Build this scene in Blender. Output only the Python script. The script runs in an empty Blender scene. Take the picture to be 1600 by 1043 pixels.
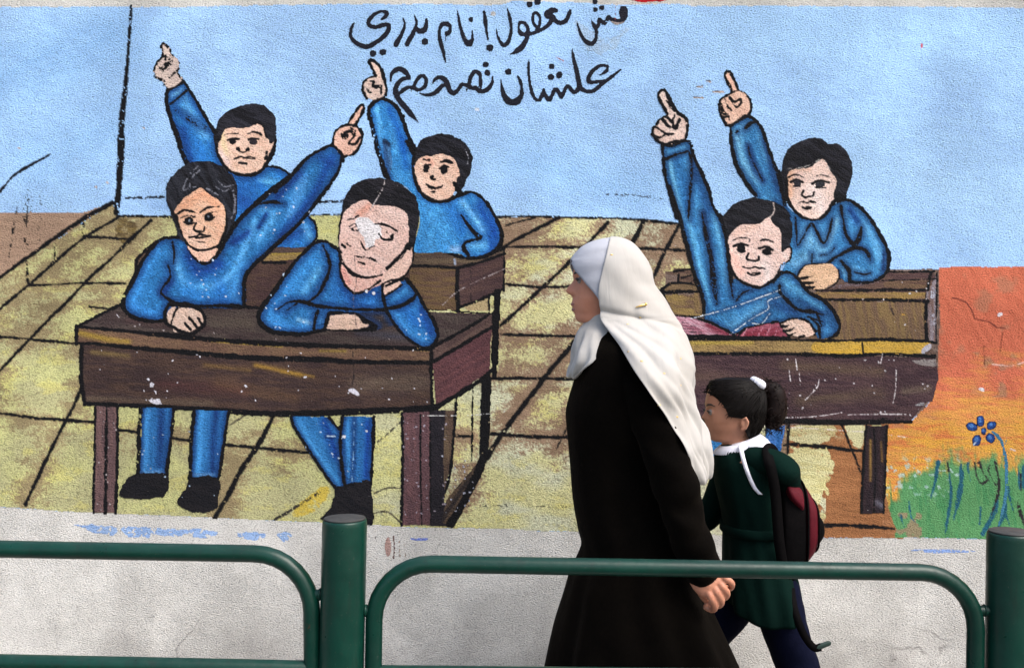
import bpy, bmesh, math, random
import numpy as np
from mathutils import Vector, Matrix

random.seed(7)
scene = bpy.context.scene
COL = scene.collection
R = math.radians

# ------------------------------------------------------------------ camera, sky, sun, exposure
FPX = 1500.0            # focal length in photo pixels (photo is 1600 wide)
CAMZ = 1.40
cam_data = bpy.data.cameras.new('camera')
cam_data.sensor_width = 36.0
cam_data.lens = FPX / 1600.0 * 36.0
cam_data.clip_start = 0.05
cam_data.clip_end = 2000.0
cam = bpy.data.objects.new('camera', cam_data)
cam.location = (0, 0, CAMZ)
cam.rotation_euler = (R(90), 0, 0)
COL.objects.link(cam)
scene.camera = cam

SUN_EL, SUN_AZ = 50.0, 130.0      # azimuth measured clockwise from +Y (the wall side)
world = bpy.data.worlds.new('World')
scene.world = world
world.use_nodes = True
wn = world.node_tree
sky = wn.nodes.new('ShaderNodeTexSky')
sky.sky_type = 'NISHITA'
sky.sun_disc = False
sky.sun_elevation = R(SUN_EL)
sky.sun_rotation = R(SUN_AZ)
sky.air_density = 1.0
sky.dust_density = 3.5
sky.ozone_density = 0.6
bg = wn.nodes['Background']
wn.links.new(sky.outputs[0], bg.inputs[0])
bg.inputs[1].default_value = 0.11

sd = bpy.data.lights.new('sun', 'SUN')
sd.energy = 1.35
sd.angle = R(38)
sd.color = (1.0, 0.975, 0.945)
sun = bpy.data.objects.new('sun', sd)
az, el = R(SUN_AZ), R(SUN_EL)
to_sun = Vector((math.sin(az) * math.cos(el), math.cos(az) * math.cos(el), math.sin(el)))
sun.rotation_euler = to_sun.to_track_quat('Z', 'Y').to_euler()
COL.objects.link(sun)

scene.view_settings.view_transform = 'Standard'
scene.view_settings.look = 'None'
scene.view_settings.exposure = 1.42
scene.view_settings.gamma = 1.0

# ------------------------------------------------------------------ small helpers
def tag(o, label=None, cat=None, group=None, kind=None):
    if label: o['label'] = label
    if cat: o['category'] = cat
    if group: o['group'] = group
    if kind: o['kind'] = kind
    return o

def link(name, me, mat=None, parent=None, smooth=True):
    o = bpy.data.objects.new(name, me)
    COL.objects.link(o)
    if mat: me.materials.append(mat)
    if parent: o.parent = parent
    if smooth and len(me.polygons):
        me.polygons.foreach_set('use_smooth', [True] * len(me.polygons))
    return o

def mesh_from(verts, faces, name='mesh'):
    me = bpy.data.meshes.new(name)
    me.from_pydata([tuple(v) for v in verts], [], faces)
    me.update()
    return me

class MB:
    """collects closed shells into one mesh"""
    def __init__(s): s.v = []; s.f = []
    def add(s, verts, faces):
        o = len(s.v); s.v += [tuple(v) for v in verts]; s.f += [tuple(i + o for i in f) for f in faces]
        return s
    def loft(s, rings, closed=True, caps=True):
        n = len(rings[0]); vs = [p for r in rings for p in r]; fs = []
        for i in range(len(rings) - 1):
            for j in range(n if closed else n - 1):
                k = (j + 1) % n
                fs.append((i * n + j, i * n + k, (i + 1) * n + k, (i + 1) * n + j))
        if caps and closed:
            fs.append(tuple(range(n - 1, -1, -1)))
            b = (len(rings) - 1) * n
            fs.append(tuple(range(b, b + n)))
        return s.add(vs, fs)
    def tube(s, pts, radii, n=12, closed=False, flat=1.0, up=None):
        pts = [Vector(p) for p in pts]
        if not hasattr(radii, '__len__'): radii = [radii] * len(pts)
        rings = []; prev = None; L = len(pts)
        for i, p in enumerate(pts):
            if closed: t = pts[(i + 1) % L] - pts[i - 1]
            else: t = pts[min(i + 1, L - 1)] - pts[max(i - 1, 0)]
            t.normalize()
            if prev is None:
                u = Vector(up) if up else (Vector((0, 1, 0)) if abs(t.y) < .9 else Vector((1, 0, 0)))
            else: u = prev
            u = (u - t * u.dot(t)).normalized(); prev = u
            w = t.cross(u)
            rings.append([p + (u * math.cos(2 * math.pi * j / n) * flat + w * math.sin(2 * math.pi * j / n)) * radii[i] for j in range(n)])
        if closed:
            rings.append(rings[0]); return s.loft(rings, True, False)
        # rounded ends
        def cap(p, q, r, ring):
            d = (p - q).normalized(); out = []
            for a in (0.5, 0.8, 0.95):
                c = math.cos(math.asin(a)); out.append([p + (v - p) * c + d * a * r for v in ring])
            return out
        st = cap(pts[0], pts[1], radii[0], rings[0])[::-1]; en = cap(pts[-1], pts[-2], radii[-1], rings[-1])
        return s.loft(st + rings + en)
    def ball(s, c, r, n=16, m=10, rot=None):
        c = Vector(c); r = r if hasattr(r, '__len__') else (r, r, r); rings = []
        for i in range(m + 1):
            a = math.pi * (i + .02) / (m + .04)
            ring = []
            for j in range(n):
                b = 2 * math.pi * j / n
                v = Vector((r[0] * math.sin(a) * math.cos(b), r[1] * math.sin(a) * math.sin(b), r[2] * math.cos(a)))
                if rot: v = rot @ v
                ring.append(c + v)
            rings.append(ring)
        return s.loft(rings)
    def box(s, lo, hi):
        x0, y0, z0 = lo; x1, y1, z1 = hi
        return s.add([(x0, y0, z0), (x1, y0, z0), (x1, y1, z0), (x0, y1, z0), (x0, y0, z1), (x1, y0, z1), (x1, y1, z1), (x0, y1, z1)],
                     [(3, 2, 1, 0), (4, 5, 6, 7), (0, 1, 5, 4), (1, 2, 6, 5), (2, 3, 7, 6), (3, 0, 4, 7)])
    def mesh(s, name='mesh'):
        me = mesh_from(s.v, s.f, name)
        bm = bmesh.new(); bm.from_mesh(me); bmesh.ops.recalc_face_normals(bm, faces=bm.faces); bm.to_mesh(me); bm.free()
        return me
    def build(s, name, mat, parent=None, smooth=True, mods=()):
        return bake(link(name, s.mesh(name), mat, parent, smooth), mods)

def bake(o, mods):
    """apply (type, settings) modifiers without bpy.ops"""
    if not mods: return o
    for t, kw in mods:
        m = o.modifiers.new(t, t)
        for k, v in kw.items(): setattr(m, k, v)
    dg = bpy.context.evaluated_depsgraph_get(); dg.update()
    me = bpy.data.meshes.new_from_object(o.evaluated_get(dg))
    o.modifiers.clear(); old = o.data; o.data = me; bpy.data.meshes.remove(old)
    me.polygons.foreach_set('use_smooth', [True] * len(me.polygons))
    return o

def catmull(pts, closed=False, n=6):
    P = np.array(pts, float); L = len(P)
    if L < 3: return P if not closed else P
    out = []
    rng = range(L) if closed else range(L - 1)
    for i in rng:
        p0 = P[(i - 1) % L] if closed or i > 0 else 2 * P[0] - P[1]
        p1 = P[i]; p2 = P[(i + 1) % L]
        p3 = P[(i + 2) % L] if closed or i + 2 < L else 2 * P[-1] - P[-2]
        for k in range(n):
            t = k / n
            out.append(.5 * ((2 * p1) + (p2 - p0) * t + (2 * p0 - 5 * p1 + 4 * p2 - p3) * t * t + (3 * p1 - p0 - 3 * p2 + p3) * t ** 3))
    if not closed: out.append(P[-1])
    return np.array(out)

# ------------------------------------------------------------------ materials
def new_mat(name):
    m = bpy.data.materials.new(name); m.use_nodes = True
    nt = m.node_tree
    return m, nt, nt.nodes['Principled BSDF']

def N(nt, t, **kw):
    n = nt.nodes.new(t)
    for k, v in kw.items():
        if k in n.inputs.keys() if isinstance(k, str) else False: n.inputs[k].default_value = v
        else: setattr(n, k, v)
    return n

def noise(nt, vec, scale, detail=4, rough=.55, dist=0.0):
    n = nt.nodes.new('ShaderNodeTexNoise')
    n.inputs['Scale'].default_value = scale; n.inputs['Detail'].default_value = detail
    n.inputs['Roughness'].default_value = rough; n.inputs['Distortion'].default_value = dist
    nt.links.new(vec, n.inputs['Vector'])
    return n.outputs[0]

def mrange(nt, val, a, b, c, d):
    n = nt.nodes.new('ShaderNodeMapRange')
    nt.links.new(val, n.inputs[0])
    for i, x in enumerate((a, b, c, d)): n.inputs[i + 1].default_value = x
    return n.outputs[0]

def math_(nt, op, a, b=None):
    n = nt.nodes.new('ShaderNodeMath'); n.operation = op
    for i, x in enumerate((a, b)):
        if x is None: continue
        if isinstance(x, (int, float)): n.inputs[i].default_value = x
        else: nt.links.new(x, n.inputs[i])
    return n.outputs[0]

def mixc(nt, fac, a, b, mode='MIX'):
    n = nt.nodes.new('ShaderNodeMix'); n.data_type = 'RGBA'; n.blend_type = mode
    for s, x in ((n.inputs[0], fac), (n.inputs[6], a), (n.inputs[7], b)):
        if isinstance(x, (int, float)): s.default_value = x
        elif isinstance(x, tuple): s.default_value = (*x, 1) if len(x) == 3 else x
        else: nt.links.new(x, s)
    return n.outputs[2]

def lin(c):
    c = np.array(c, float) / 255
    return tuple(np.where(c <= .04045, c / 12.92, ((c + .055) / 1.055) ** 2.4))

def grey(nt, v):
    n = nt.nodes.new('ShaderNodeCombineColor')
    for i in range(3): nt.links.new(v, n.inputs[i])
    return n.outputs[0]

def stucco(nt, bsdf, color, bump=1.0, pit=.22):
    """rough-cast plaster: shared by the bare wall and by every coat of mural paint on it"""
    co = nt.nodes.new('ShaderNodeTexCoord').outputs['Object']
    mp = nt.nodes.new('ShaderNodeMapping'); mp.inputs['Rotation'].default_value = (0, R(-18), 0); mp.inputs['Scale'].default_value = (.72, 1, 1.2)
    nt.links.new(co, mp.inputs[0])
    big = noise(nt, mp.outputs[0], 40, 3, .6)
    mid = noise(nt, mp.outputs[0], 205, 2, .6)
    fine = noise(nt, mp.outputs[0], 430, 2, .6)
    rocky = noise(nt, co, 2.6, 4, .6)
    h = math_(nt, 'ADD', math_(nt, 'MULTIPLY', big, .22), math_(nt, 'ADD', math_(nt, 'MULTIPLY', mid, 1.0), math_(nt, 'MULTIPLY', fine, .35)))
    h = math_(nt, 'MULTIPLY', h, mrange(nt, rocky, .36, .60, .40, 1.15))
    b = nt.nodes.new('ShaderNodeBump')
    b.inputs['Strength'].default_value = bump
    b.inputs['Distance'].default_value = .015
    nt.links.new(h, b.inputs['Height'])
    nt.links.new(b.outputs[0], bsdf.inputs['Normal'])
    pit_shade = mrange(nt, math_(nt, 'ADD', mid, math_(nt, 'MULTIPLY', fine, .45)), .54, .70, 1 - pit, 1.05)  # hollows darkened in the colour, making up for weak bump shading
    var = mrange(nt, noise(nt, co, 3.1, 5, .6), .3, .7, .965, 1.03)
    k = grey(nt, math_(nt, 'MULTIPLY', pit_shade, var))
    out = mixc(nt, 1.0, color, k, 'MULTIPLY')
    nt.links.new(out, bsdf.inputs['Base Color'])
    bsdf.inputs['Roughness'].default_value = .9
    bsdf.inputs['Specular IOR Level'].default_value = .2
    return co

def paint_material():
    m, nt, b = new_mat('mural_paint')
    at = nt.nodes.new('ShaderNodeAttribute'); at.attribute_name = 'paint'
    co0 = nt.nodes.new('ShaderNodeTexCoord').outputs['Object']
    # tiny chips where the plaster shows through
    chip = noise(nt, co0, 85, 4, .7)
    area = noise(nt, co0, 2.3, 3, .6)
    th = math_(nt, 'SUBTRACT', chip, mrange(nt, area, .35, .75, .10, 0.0))
    cm = mrange(nt, th, .655, .685, 0, .75)
    brush = mrange(nt, noise(nt, co0, 190, 2, .6), .3, .7, .90, 1.10)
    c = mixc(nt, 1.0, at.outputs[0], grey(nt, brush), 'MULTIPLY')
    c = mixc(nt, cm, c, lin((205, 205, 205)))
    stucco(nt, b, c, .95, .40)
    return m

def plaster_material():
    m, nt, b = new_mat('bare_plaster')
    co = nt.nodes.new('ShaderNodeTexCoord').outputs['Object']
    d1 = noise(nt, co, 1.7, 6, .65); d2 = noise(nt, co, 28, 5, .7)
    c = mixc(nt, mrange(nt, d1, .35, .68, 0, 1), lin((192, 190, 185)), lin((215, 213, 207)))
    c = mixc(nt, mrange(nt, d2, .60, .74, 0, .55), c, lin((126, 122, 120)))
    sep = nt.nodes.new('ShaderNodeSeparateXYZ'); nt.links.new(co, sep.inputs[0])
    grime = math_(nt, 'MULTIPLY', mrange(nt, sep.outputs[2], .42, 0.05, 0, .7), mrange(nt, noise(nt, co, 6, 5, .7), .35, .6, 0, 1))
    c = mixc(nt, grime, c, lin((132, 127, 124)))
    # cracks and scuffs low on the wall
    wp = nt.nodes.new('ShaderNodeMix'); wp.data_type = 'VECTOR'; wp.inputs[0].default_value = .12
    nz = nt.nodes.new('ShaderNodeTexNoise'); nz.inputs['Scale'].default_value = 7; nz.inputs['Detail'].default_value = 5; nt.links.new(co, nz.inputs[0])
    nt.links.new(co, wp.inputs[4]); nt.links.new(nz.outputs['Color'], wp.inputs[5])
    vo = nt.nodes.new('ShaderNodeTexVoronoi'); vo.feature = 'DISTANCE_TO_EDGE'; vo.inputs['Scale'].default_value = 3.2; nt.links.new(wp.outputs[1], vo.inputs['Vector'])
    ck = math_(nt, 'MULTIPLY', mrange(nt, vo.outputs['Distance'], .004, .012, 1, 0), mrange(nt, noise(nt, co, 2.2, 3, .6), .60, .66, 0, .38))
    c = mixc(nt, ck, c, lin((84, 78, 76)))
    mp2 = nt.nodes.new('ShaderNodeMapping'); mp2.inputs['Scale'].default_value = (1, 1, .25); mp2.inputs['Rotation'].default_value = (0, R(14), 0); nt.links.new(co, mp2.inputs[0])
    dr = mrange(nt, noise(nt, mp2.outputs[0], 26, 5, .7), .66, .72, 0, .5)
    c = mixc(nt, math_(nt, 'MULTIPLY', dr, mrange(nt, noise(nt, co, 3.4, 3, .6), .5, .6, 0, 1)), c, lin((112, 106, 102)))
    stucco(nt, b, c, 1.0, .46)
    return m

def cloth_material(name, c1, c2, scale=6, rough=.85, weave=900, bump=.15, sheen=0.0, spec=.12):
    m, nt, b = new_mat(name)
    co = nt.nodes.new('ShaderNodeTexCoord').outputs['Object']
    c = mixc(nt, mrange(nt, noise(nt, co, scale, 4, .6), .35, .65, 0, 1), c1, c2)
    nt.links.new(c, b.inputs['Base Color'])
    b.inputs['Roughness'].default_value = rough
    b.inputs['Specular IOR Level'].default_value = spec
    bp = nt.nodes.new('ShaderNodeBump'); bp.inputs['Strength'].default_value = bump; bp.inputs['Distance'].default_value = .003
    h = math_(nt, 'ADD', noise(nt, co, weave, 2), math_(nt, 'MULTIPLY', noise(nt, co, 38, 3), 3.0))
    nt.links.new(h, bp.inputs['Height']); nt.links.new(bp.outputs[0], b.inputs['Normal'])
    if sheen: b.inputs['Sheen Weight'].default_value = sheen; b.inputs['Sheen Roughness'].default_value = .45; b.inputs['Sheen Tint'].default_value = (.30, .23, .17, 1)
    return m

def simple_material(name, c, rough=.5, metal=0.0, var=.12, scale=30, spec=.5):
    m, nt, b = new_mat(name)
    co = nt.nodes.new('ShaderNodeTexCoord').outputs['Object']
    k = grey(nt, mrange(nt, noise(nt, co, scale, 4), .3, .7, 1 - var, 1 + var))
    nt.links.new(mixc(nt, 1.0, tuple(c), k, 'MULTIPLY'), b.inputs['Base Color'])
    b.inputs['Roughness'].default_value = rough; b.inputs['Metallic'].default_value = metal
    b.inputs['Specular IOR Level'].default_value = spec
    return m
# ------------------------------------------------------------------ mural painter (flat coats of paint on the wall)
WALLY = 3.50
KW = WALLY / FPX                     # metres per photo pixel on the wall
_rs = np.random.RandomState(3)
_LAT = _rs.rand(8, 256, 256).astype(np.float32)

def vnoise(x, y, seed=0):
    L = _LAT[seed % 8]
    x = x + 17.3 * seed; y = y + 9.1 * seed
    xi = np.floor(x).astype(int); yi = np.floor(y).astype(int)
    fx = x - xi; fy = y - yi
    fx = fx * fx * (3 - 2 * fx); fy = fy * fy * (3 - 2 * fy)
    a = L[yi & 255, xi & 255]; b = L[yi & 255, (xi + 1) & 255]
    c = L[(yi + 1) & 255, xi & 255]; d = L[(yi + 1) & 255, (xi + 1) & 255]
    return (a * (1 - fx) + b * fx) * (1 - fy) + (c * (1 - fx) + d * fx) * fy

def fbm(x, y, seed=0, o=4):
    s = 0; a = .5; t = 0
    for i in range(o):
        s = s + a * vnoise(x, y, seed + i); t += a; a *= .5; x = x * 2.03; y = y * 2.03
    return s / t

def streak(X, Y, ang, seed=0):
    c, s = math.cos(R(ang)), math.sin(R(ang))
    u = X * c + Y * s; v = -X * s + Y * c
    return .55 * vnoise(u * .03, v * .22, seed) + .3 * vnoise(u * .09, v * .5, seed + 1) + .15 * vnoise(u * .2, v * .9, seed + 2)

def sstep(a, b, x):
    t = np.clip((x - a) / (b - a), 0, 1)
    return t * t * (3 - 2 * t)

def crop(ox, oy, s):
    return lambda pts: [(ox + p[0] / s, oy + p[1] / s) for p in pts]

BLK = (7, 7, 11)
_seed = [0]

def w_big(w): return (max(w) if hasattr(w, '__len__') else w) > 3.2

class Fig:
    def __init__(s, x0=0, y0=0, x1=0, y1=0, step=1.0, xs=None, ys=None):
        s.xs = np.arange(x0, x1 + .01, step) if xs is None else xs
        s.ys = np.arange(y0, y1 + .01, step) if ys is None else ys
        s.X, s.Y = np.meshgrid(s.xs, s.ys)
        s.col = np.zeros(s.X.shape + (3,), np.float32)
        s.part = np.zeros(s.X.shape, np.int8)
        s.lines = []; s.edges = []
    def sl(s, pts, pad):
        P = np.array(pts)
        i0, i1 = np.searchsorted(s.xs, [P[:, 0].min() - pad, P[:, 0].max() + pad])
        j0, j1 = np.searchsorted(s.ys, [P[:, 1].min() - pad, P[:, 1].max() + pad])
        return slice(j0, j1), slice(i0, i1)
    def inside(s, poly, wob=1.2, smooth=True, freq=.12):
        _seed[0] += 1
        P = catmull(poly, True, 5) if smooth else np.array(poly, float)
        sl = s.sl(P, 4)
        X = s.X[sl]; Y = s.Y[sl]
        if wob:
            sd_ = _seed[0]
            X = X + (fbm(X * freq, Y * freq, sd_, 3) - .5) * 4 * wob
            Y = Y + (fbm(s.X[sl] * freq + 50, Y * freq, sd_ + 3, 3) - .5) * 4 * wob
        m = np.zeros(X.shape, bool)
        Q = np.roll(P, -1, 0)
        for (xa, ya), (xb, yb) in zip(P, Q):
            if ya == yb: continue
            c = (ya > Y) != (yb > Y)
            m ^= c & (X < (xb - xa) * (Y - ya) / (yb - ya) + xa)
        return sl, m
    def fill(s, poly, c, part=1, var=None, ang=0, wob=.8, smooth=True, a=1.0, dry=0.0, only=None, freq=.12, sharp=.5):
        sl, m = s.inside(poly, wob, smooth, freq)
        X, Y = s.X[sl], s.Y[sl]
        c = np.array(c, np.float32) * np.ones(X.shape + (1,), np.float32)
        if var is not None:
            k = sstep(.5 - sharp * .5, .5 + sharp * .5, streak(X, Y, ang, _seed[0]))[..., None]
            c = c * (1 - k) + np.array(var, np.float32) * k
        al = m.astype(np.float32) * a
        if dry: al = al * sstep(dry - .12, dry + .12, .5 * fbm(X * .3, Y * .3, _seed[0], 2) + .5 * fbm(X * .06, Y * .06, _seed[0] + 2, 2))
        if only is not None: al = al * np.isin(s.part[sl], only)
        al = al[..., None]
        s.col[sl] = s.col[sl] * (1 - al) + c * al
        if part: s.part[sl] = np.where(m & ((s.part[sl] > 0) if only is not None else True), part, s.part[sl]) if not dry else s.part[sl]
        return s
    def field(s, pts, w, pad, n=6, smooth=True):
        W = np.array(w if hasattr(w, '__len__') else [w] * len(pts), float)
        P = np.column_stack([np.array(pts, float), W])
        if smooth and len(P) > 2: P = catmull(P, False, n)
        sl = s.sl(P[:, :2], pad)
        X, Y = s.X[sl], s.Y[sl]
        val = np.full(X.shape, -1e9)
        for a, b in zip(P[:-1], P[1:]):
            d = b[:2] - a[:2]; L = float(d @ d) + 1e-9
            t = np.clip(((X - a[0]) * d[0] + (Y - a[1]) * d[1]) / L, 0, 1)
            ww = a[2] + (b[2] - a[2]) * t
            val = np.maximum(val, ww * .5 - np.hypot(X - a[0] - d[0] * t, Y - a[1] - d[1] * t))
        return sl, val
    def soft(s, pts, w, c, a=.8, only=(1,), ang=None):
        _seed[0] += 1
        P = np.array(pts, float)
        sl, val = s.field(pts, 0, w * 1.3)
        X, Y = s.X[sl], s.Y[sl]
        if ang is None:
            d = P[-1] - P[0]; ang = math.degrees(math.atan2(d[1], d[0]))
        f = np.exp(-(val / (w * .5)) ** 2 * 1.2)
        f = f * (.45 + 1.1 * streak(X, Y, ang, _seed[0]))
        f = np.clip(f * a, 0, 1) * np.isin(s.part[sl], only)
        s.col[sl] = s.col[sl] * (1 - f[..., None]) + np.array(c, np.float32) * f[..., None]
        return s
    def line(s, pts, w=5, c=BLK, dry=0.0, part=None, smooth=True, rough=2.3):
        s.lines.append((pts, w, c, dry, part, smooth, rough)); return s
    def dot(s, p, rx, ry=None, c=BLK, rot=0, part=None):
        ry = ry or rx; a = R(rot)
        s.lines.append(('poly', [(p[0] + rx * math.cos(t) * math.cos(a) - ry * math.sin(t) * math.sin(a), p[1] + rx * math.cos(t) * math.sin(a) + ry * math.sin(t) * math.cos(a))
                                 for t in np.linspace(0, 2 * math.pi, 12, endpoint=False)], c, part)); return s
    def edge(s, part, c, w, a): s.edges.append((part, c, w, a)); return s
    def finish(s):
        D = np.full(s.X.shape, 1e9)
        F = []
        if s.X.size < 600000 and (s.part == 3).any():
            # close pin-holes between neighbouring fills
            z = s.part == 0
            def near(dj, di):
                r = np.zeros_like(z)
                for k in range(1, 6):
                    q = ~z
                    a = np.zeros_like(z)
                    if dj > 0: a[k:] = q[:-k]
                    elif dj < 0: a[:-k] = q[k:]
                    elif di > 0: a[:, k:] = q[:, :-k]
                    else: a[:, :-k] = q[:, k:]
                    r |= a
                return r
            hole = z & ((near(1, 0) & near(-1, 0)) | (near(0, 1) & near(0, -1)))
            s.col[hole] = np.array(BLK, np.float32); s.part[hole] = 3 if (s.part == 3).any() else 1
            m1 = (s.part == 1)
            if (s.part == 3).any():
                g = vnoise(s.X * .5, s.Y * .5, 2) * .6 + vnoise(s.X * .16, s.Y * .16, 5) * .4
                sp = sstep(.66, .78, g) * .45 * m1
                s.col = s.col * (1 - sp[..., None]) + np.clip(s.col * 1.25 + 26, 0, 255) * sp[..., None]
                dk = sstep(.36, .24, g) * .35 * m1
                s.col = s.col * (1 - dk[..., None]) + s.col * .6 * dk[..., None]
                hs = sstep(.62, .74, streak(s.X, s.Y, 35, 3)) * .55 * (s.part == 3)
                s.col = s.col * (1 - hs[..., None]) + np.array((46, 46, 54), np.float32) * hs[..., None]
                fs = (vnoise(s.X * .4, s.Y * .4, 6) - .5) * 16 * (s.part == 2)
                s.col = s.col + fs[..., None]
                pk = .26 * np.isin(s.part, (2, 4, 7))[..., None]
                s.col = s.col * (1 - pk) + np.array((242, 224, 216), np.float32) * pk
        for L in s.lines:
            if L[0] == 'poly': F.append(None); continue
            pts, w, c, dry, part, smooth, rough = L
            sl, val = s.field(pts, w, 26, 6, smooth)
            D[sl] = np.minimum(D[sl], -val); F.append((sl, val))
        for part, c, w, a in s.edges:
            n = .6 + .8 * fbm(s.X * .07, s.Y * .07, 5, 3)
            k = (1 - sstep(0, w, D * n)) * a * (s.part == part)
            s.col = s.col * (1 - k[..., None]) + np.array(c, np.float32) * k[..., None]
        for L, fv in zip(s.lines, F):
            _seed[0] += 1
            if L[0] == 'poly':
                _, poly, c, part = L
                sl, m = s.inside(poly, .5, True, .25); al = m.astype(np.float32)
            else:
                pts, w, c, dry, part, smooth, rough = L
                sl, val = fv
                X, Y = s.X[sl], s.Y[sl]
                big_ = w_big(w); rough = rough * (.75 if big_ else .45)
                val = val - (.6 if big_ else (-.32 if part in (2, 4, 7) else 0)) + (vnoise(X * .42, Y * .42, _seed[0]) - .5) * rough + (vnoise(X * .1, Y * .1, _seed[0] + 1) - .5) * rough
                dry = dry + .06 if w_big(w) else dry
                if dry:
                    g = .55 * vnoise(X * .55, Y * .55, _seed[0] + 2) + .45 * vnoise(X * .14, Y * .14, _seed[0] + 3)
                    val = np.where(g < dry, val - 6, val)
                al = np.clip(val + .5, 0, 1)
            s.col[sl] = s.col[sl] * (1 - al[..., None]) + np.array(c, np.float32) * al[..., None]
            P = s.part[sl]
            new = (P == 0) & (al > .45)
            s.col[sl][new] = np.array(c, np.float32)
            s.part[sl] = np.where(new, part or 1, P) if not part else np.where(al > .45, part, P)
        s.D = D
        return s
    def emit(s, names, off, parent, label=None):
        """names: {part id: object name}; the first is the parent of the others"""
        P = s.part
        cnt = (P[:-1, :-1] > 0).astype(int) + (P[1:, :-1] > 0) + (P[:-1, 1:] > 0) + (P[1:, 1:] > 0)
        cell = np.where(cnt >= 3, np.maximum(P[:-1, :-1], P[1:, 1:]), 0)
        colr = s.col.copy()
        if len(names) > 2:      # stray cells join the part around them
            hh, ww = cell.shape
            seen = np.zeros(cell.shape, bool)
            total = {k: int((cell == k).sum()) for k in names}
            L = cell.tolist()
            for sj, si in zip(*np.nonzero(cell)):
                if seen[sj, si]: continue
                pid = L[sj][si]; comp = [(sj, si)]; seen[sj, si] = True; other = 0; q = 0
                while q < len(comp):
                    j, i = comp[q]; q += 1
                    for a, b in ((j + 1, i), (j - 1, i), (j, i + 1), (j, i - 1)):
                        if 0 <= a < hh and 0 <= b < ww and L[a][b]:
                            if L[a][b] != pid: other = other or L[a][b]
                            elif not seen[a, b]: seen[a, b] = True; comp.append((a, b))
                if other and len(comp) < .12 * total.get(pid, 1):
                    for j, i in comp: L[j][i] = other
                elif not other and len(comp) < 12:
                    for j, i in comp: L[j][i] = 0
            cell = np.array(L)
        h, w = P.shape
        root = None
        for pid, nm in names.items():
            j, i = np.nonzero(cell == pid)
            if not len(j): continue
            q = np.stack([j * w + i, (j + 1) * w + i, (j + 1) * w + i + 1, j * w + i + 1], 1)
            u, inv = np.unique(q, return_inverse=True)
            inv = inv.reshape(-1)
            me = bpy.data.meshes.new(nm)
            X = s.X.ravel()[u]; Y = s.Y.ravel()[u]
            co = np.column_stack([(X - 800) * KW, np.full(len(u), -off), -(Y - 521.5) * KW + CAMZ]).astype(np.float32)
            me.vertices.add(len(u)); me.vertices.foreach_set('co', co.ravel())
            me.loops.add(len(inv)); me.loops.foreach_set('vertex_index', inv.astype(np.int32))
            me.polygons.add(len(q)); me.polygons.foreach_set('loop_start', np.arange(0, len(inv), 4, dtype=np.int32))
            at = me.color_attributes.new('paint', 'FLOAT_COLOR', 'POINT')
            c = colr.reshape(-1, 3)[u].astype(np.float64) / 255
            # vertices outside the coat borrow a neighbour's colour
            bare = P.ravel()[u] == 0
            c = np.clip(c, 0, 1)
            c = np.where(c <= .04045, c / 12.92, ((c + .055) / 1.055) ** 2.4)
            if bare.any():
                fb = {}
                good = ~bare[inv.reshape(-1, 4)]
                qi = inv.reshape(-1, 4)
                for row in np.nonzero((~good).any(1))[0]:
                    g = qi[row][good[row]]
                    if len(g):
                        for v in qi[row][~good[row]]: c[v] = c[g[0]]
            at.data.foreach_set('color', np.column_stack([c, np.ones(len(c))]).astype(np.float32).ravel())
            me.update(); me.validate()
            o = link(nm, me, PAINT, parent if root is None else root, False)
            if root is None:
                root = o
                if label: o['label'] = label
        return root
# ------------------------------------------------------------------ the street wall and its mural
PAINT = paint_material()
wall_mb = MB(); wall_mb.box((-9, 0, -0.3), (9, .24, 3.3)); wall_mb.box((-9.05, -.03, 3.3), (9.05, .27, 3.38))
wall = wall_mb.build('mural_wall', plaster_material(), None, False)
wall.location = (0, WALLY, 0)
tag(wall, 'long stucco street wall painted with a classroom mural, bare plaster along its foot', 'wall', None, 'thing')

SKYC = (162, 200, 238); TAN = (166, 138, 116); PALE = (208, 206, 150); PALE2 = (203, 206, 174)
BROWN = (146, 122, 100)

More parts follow.
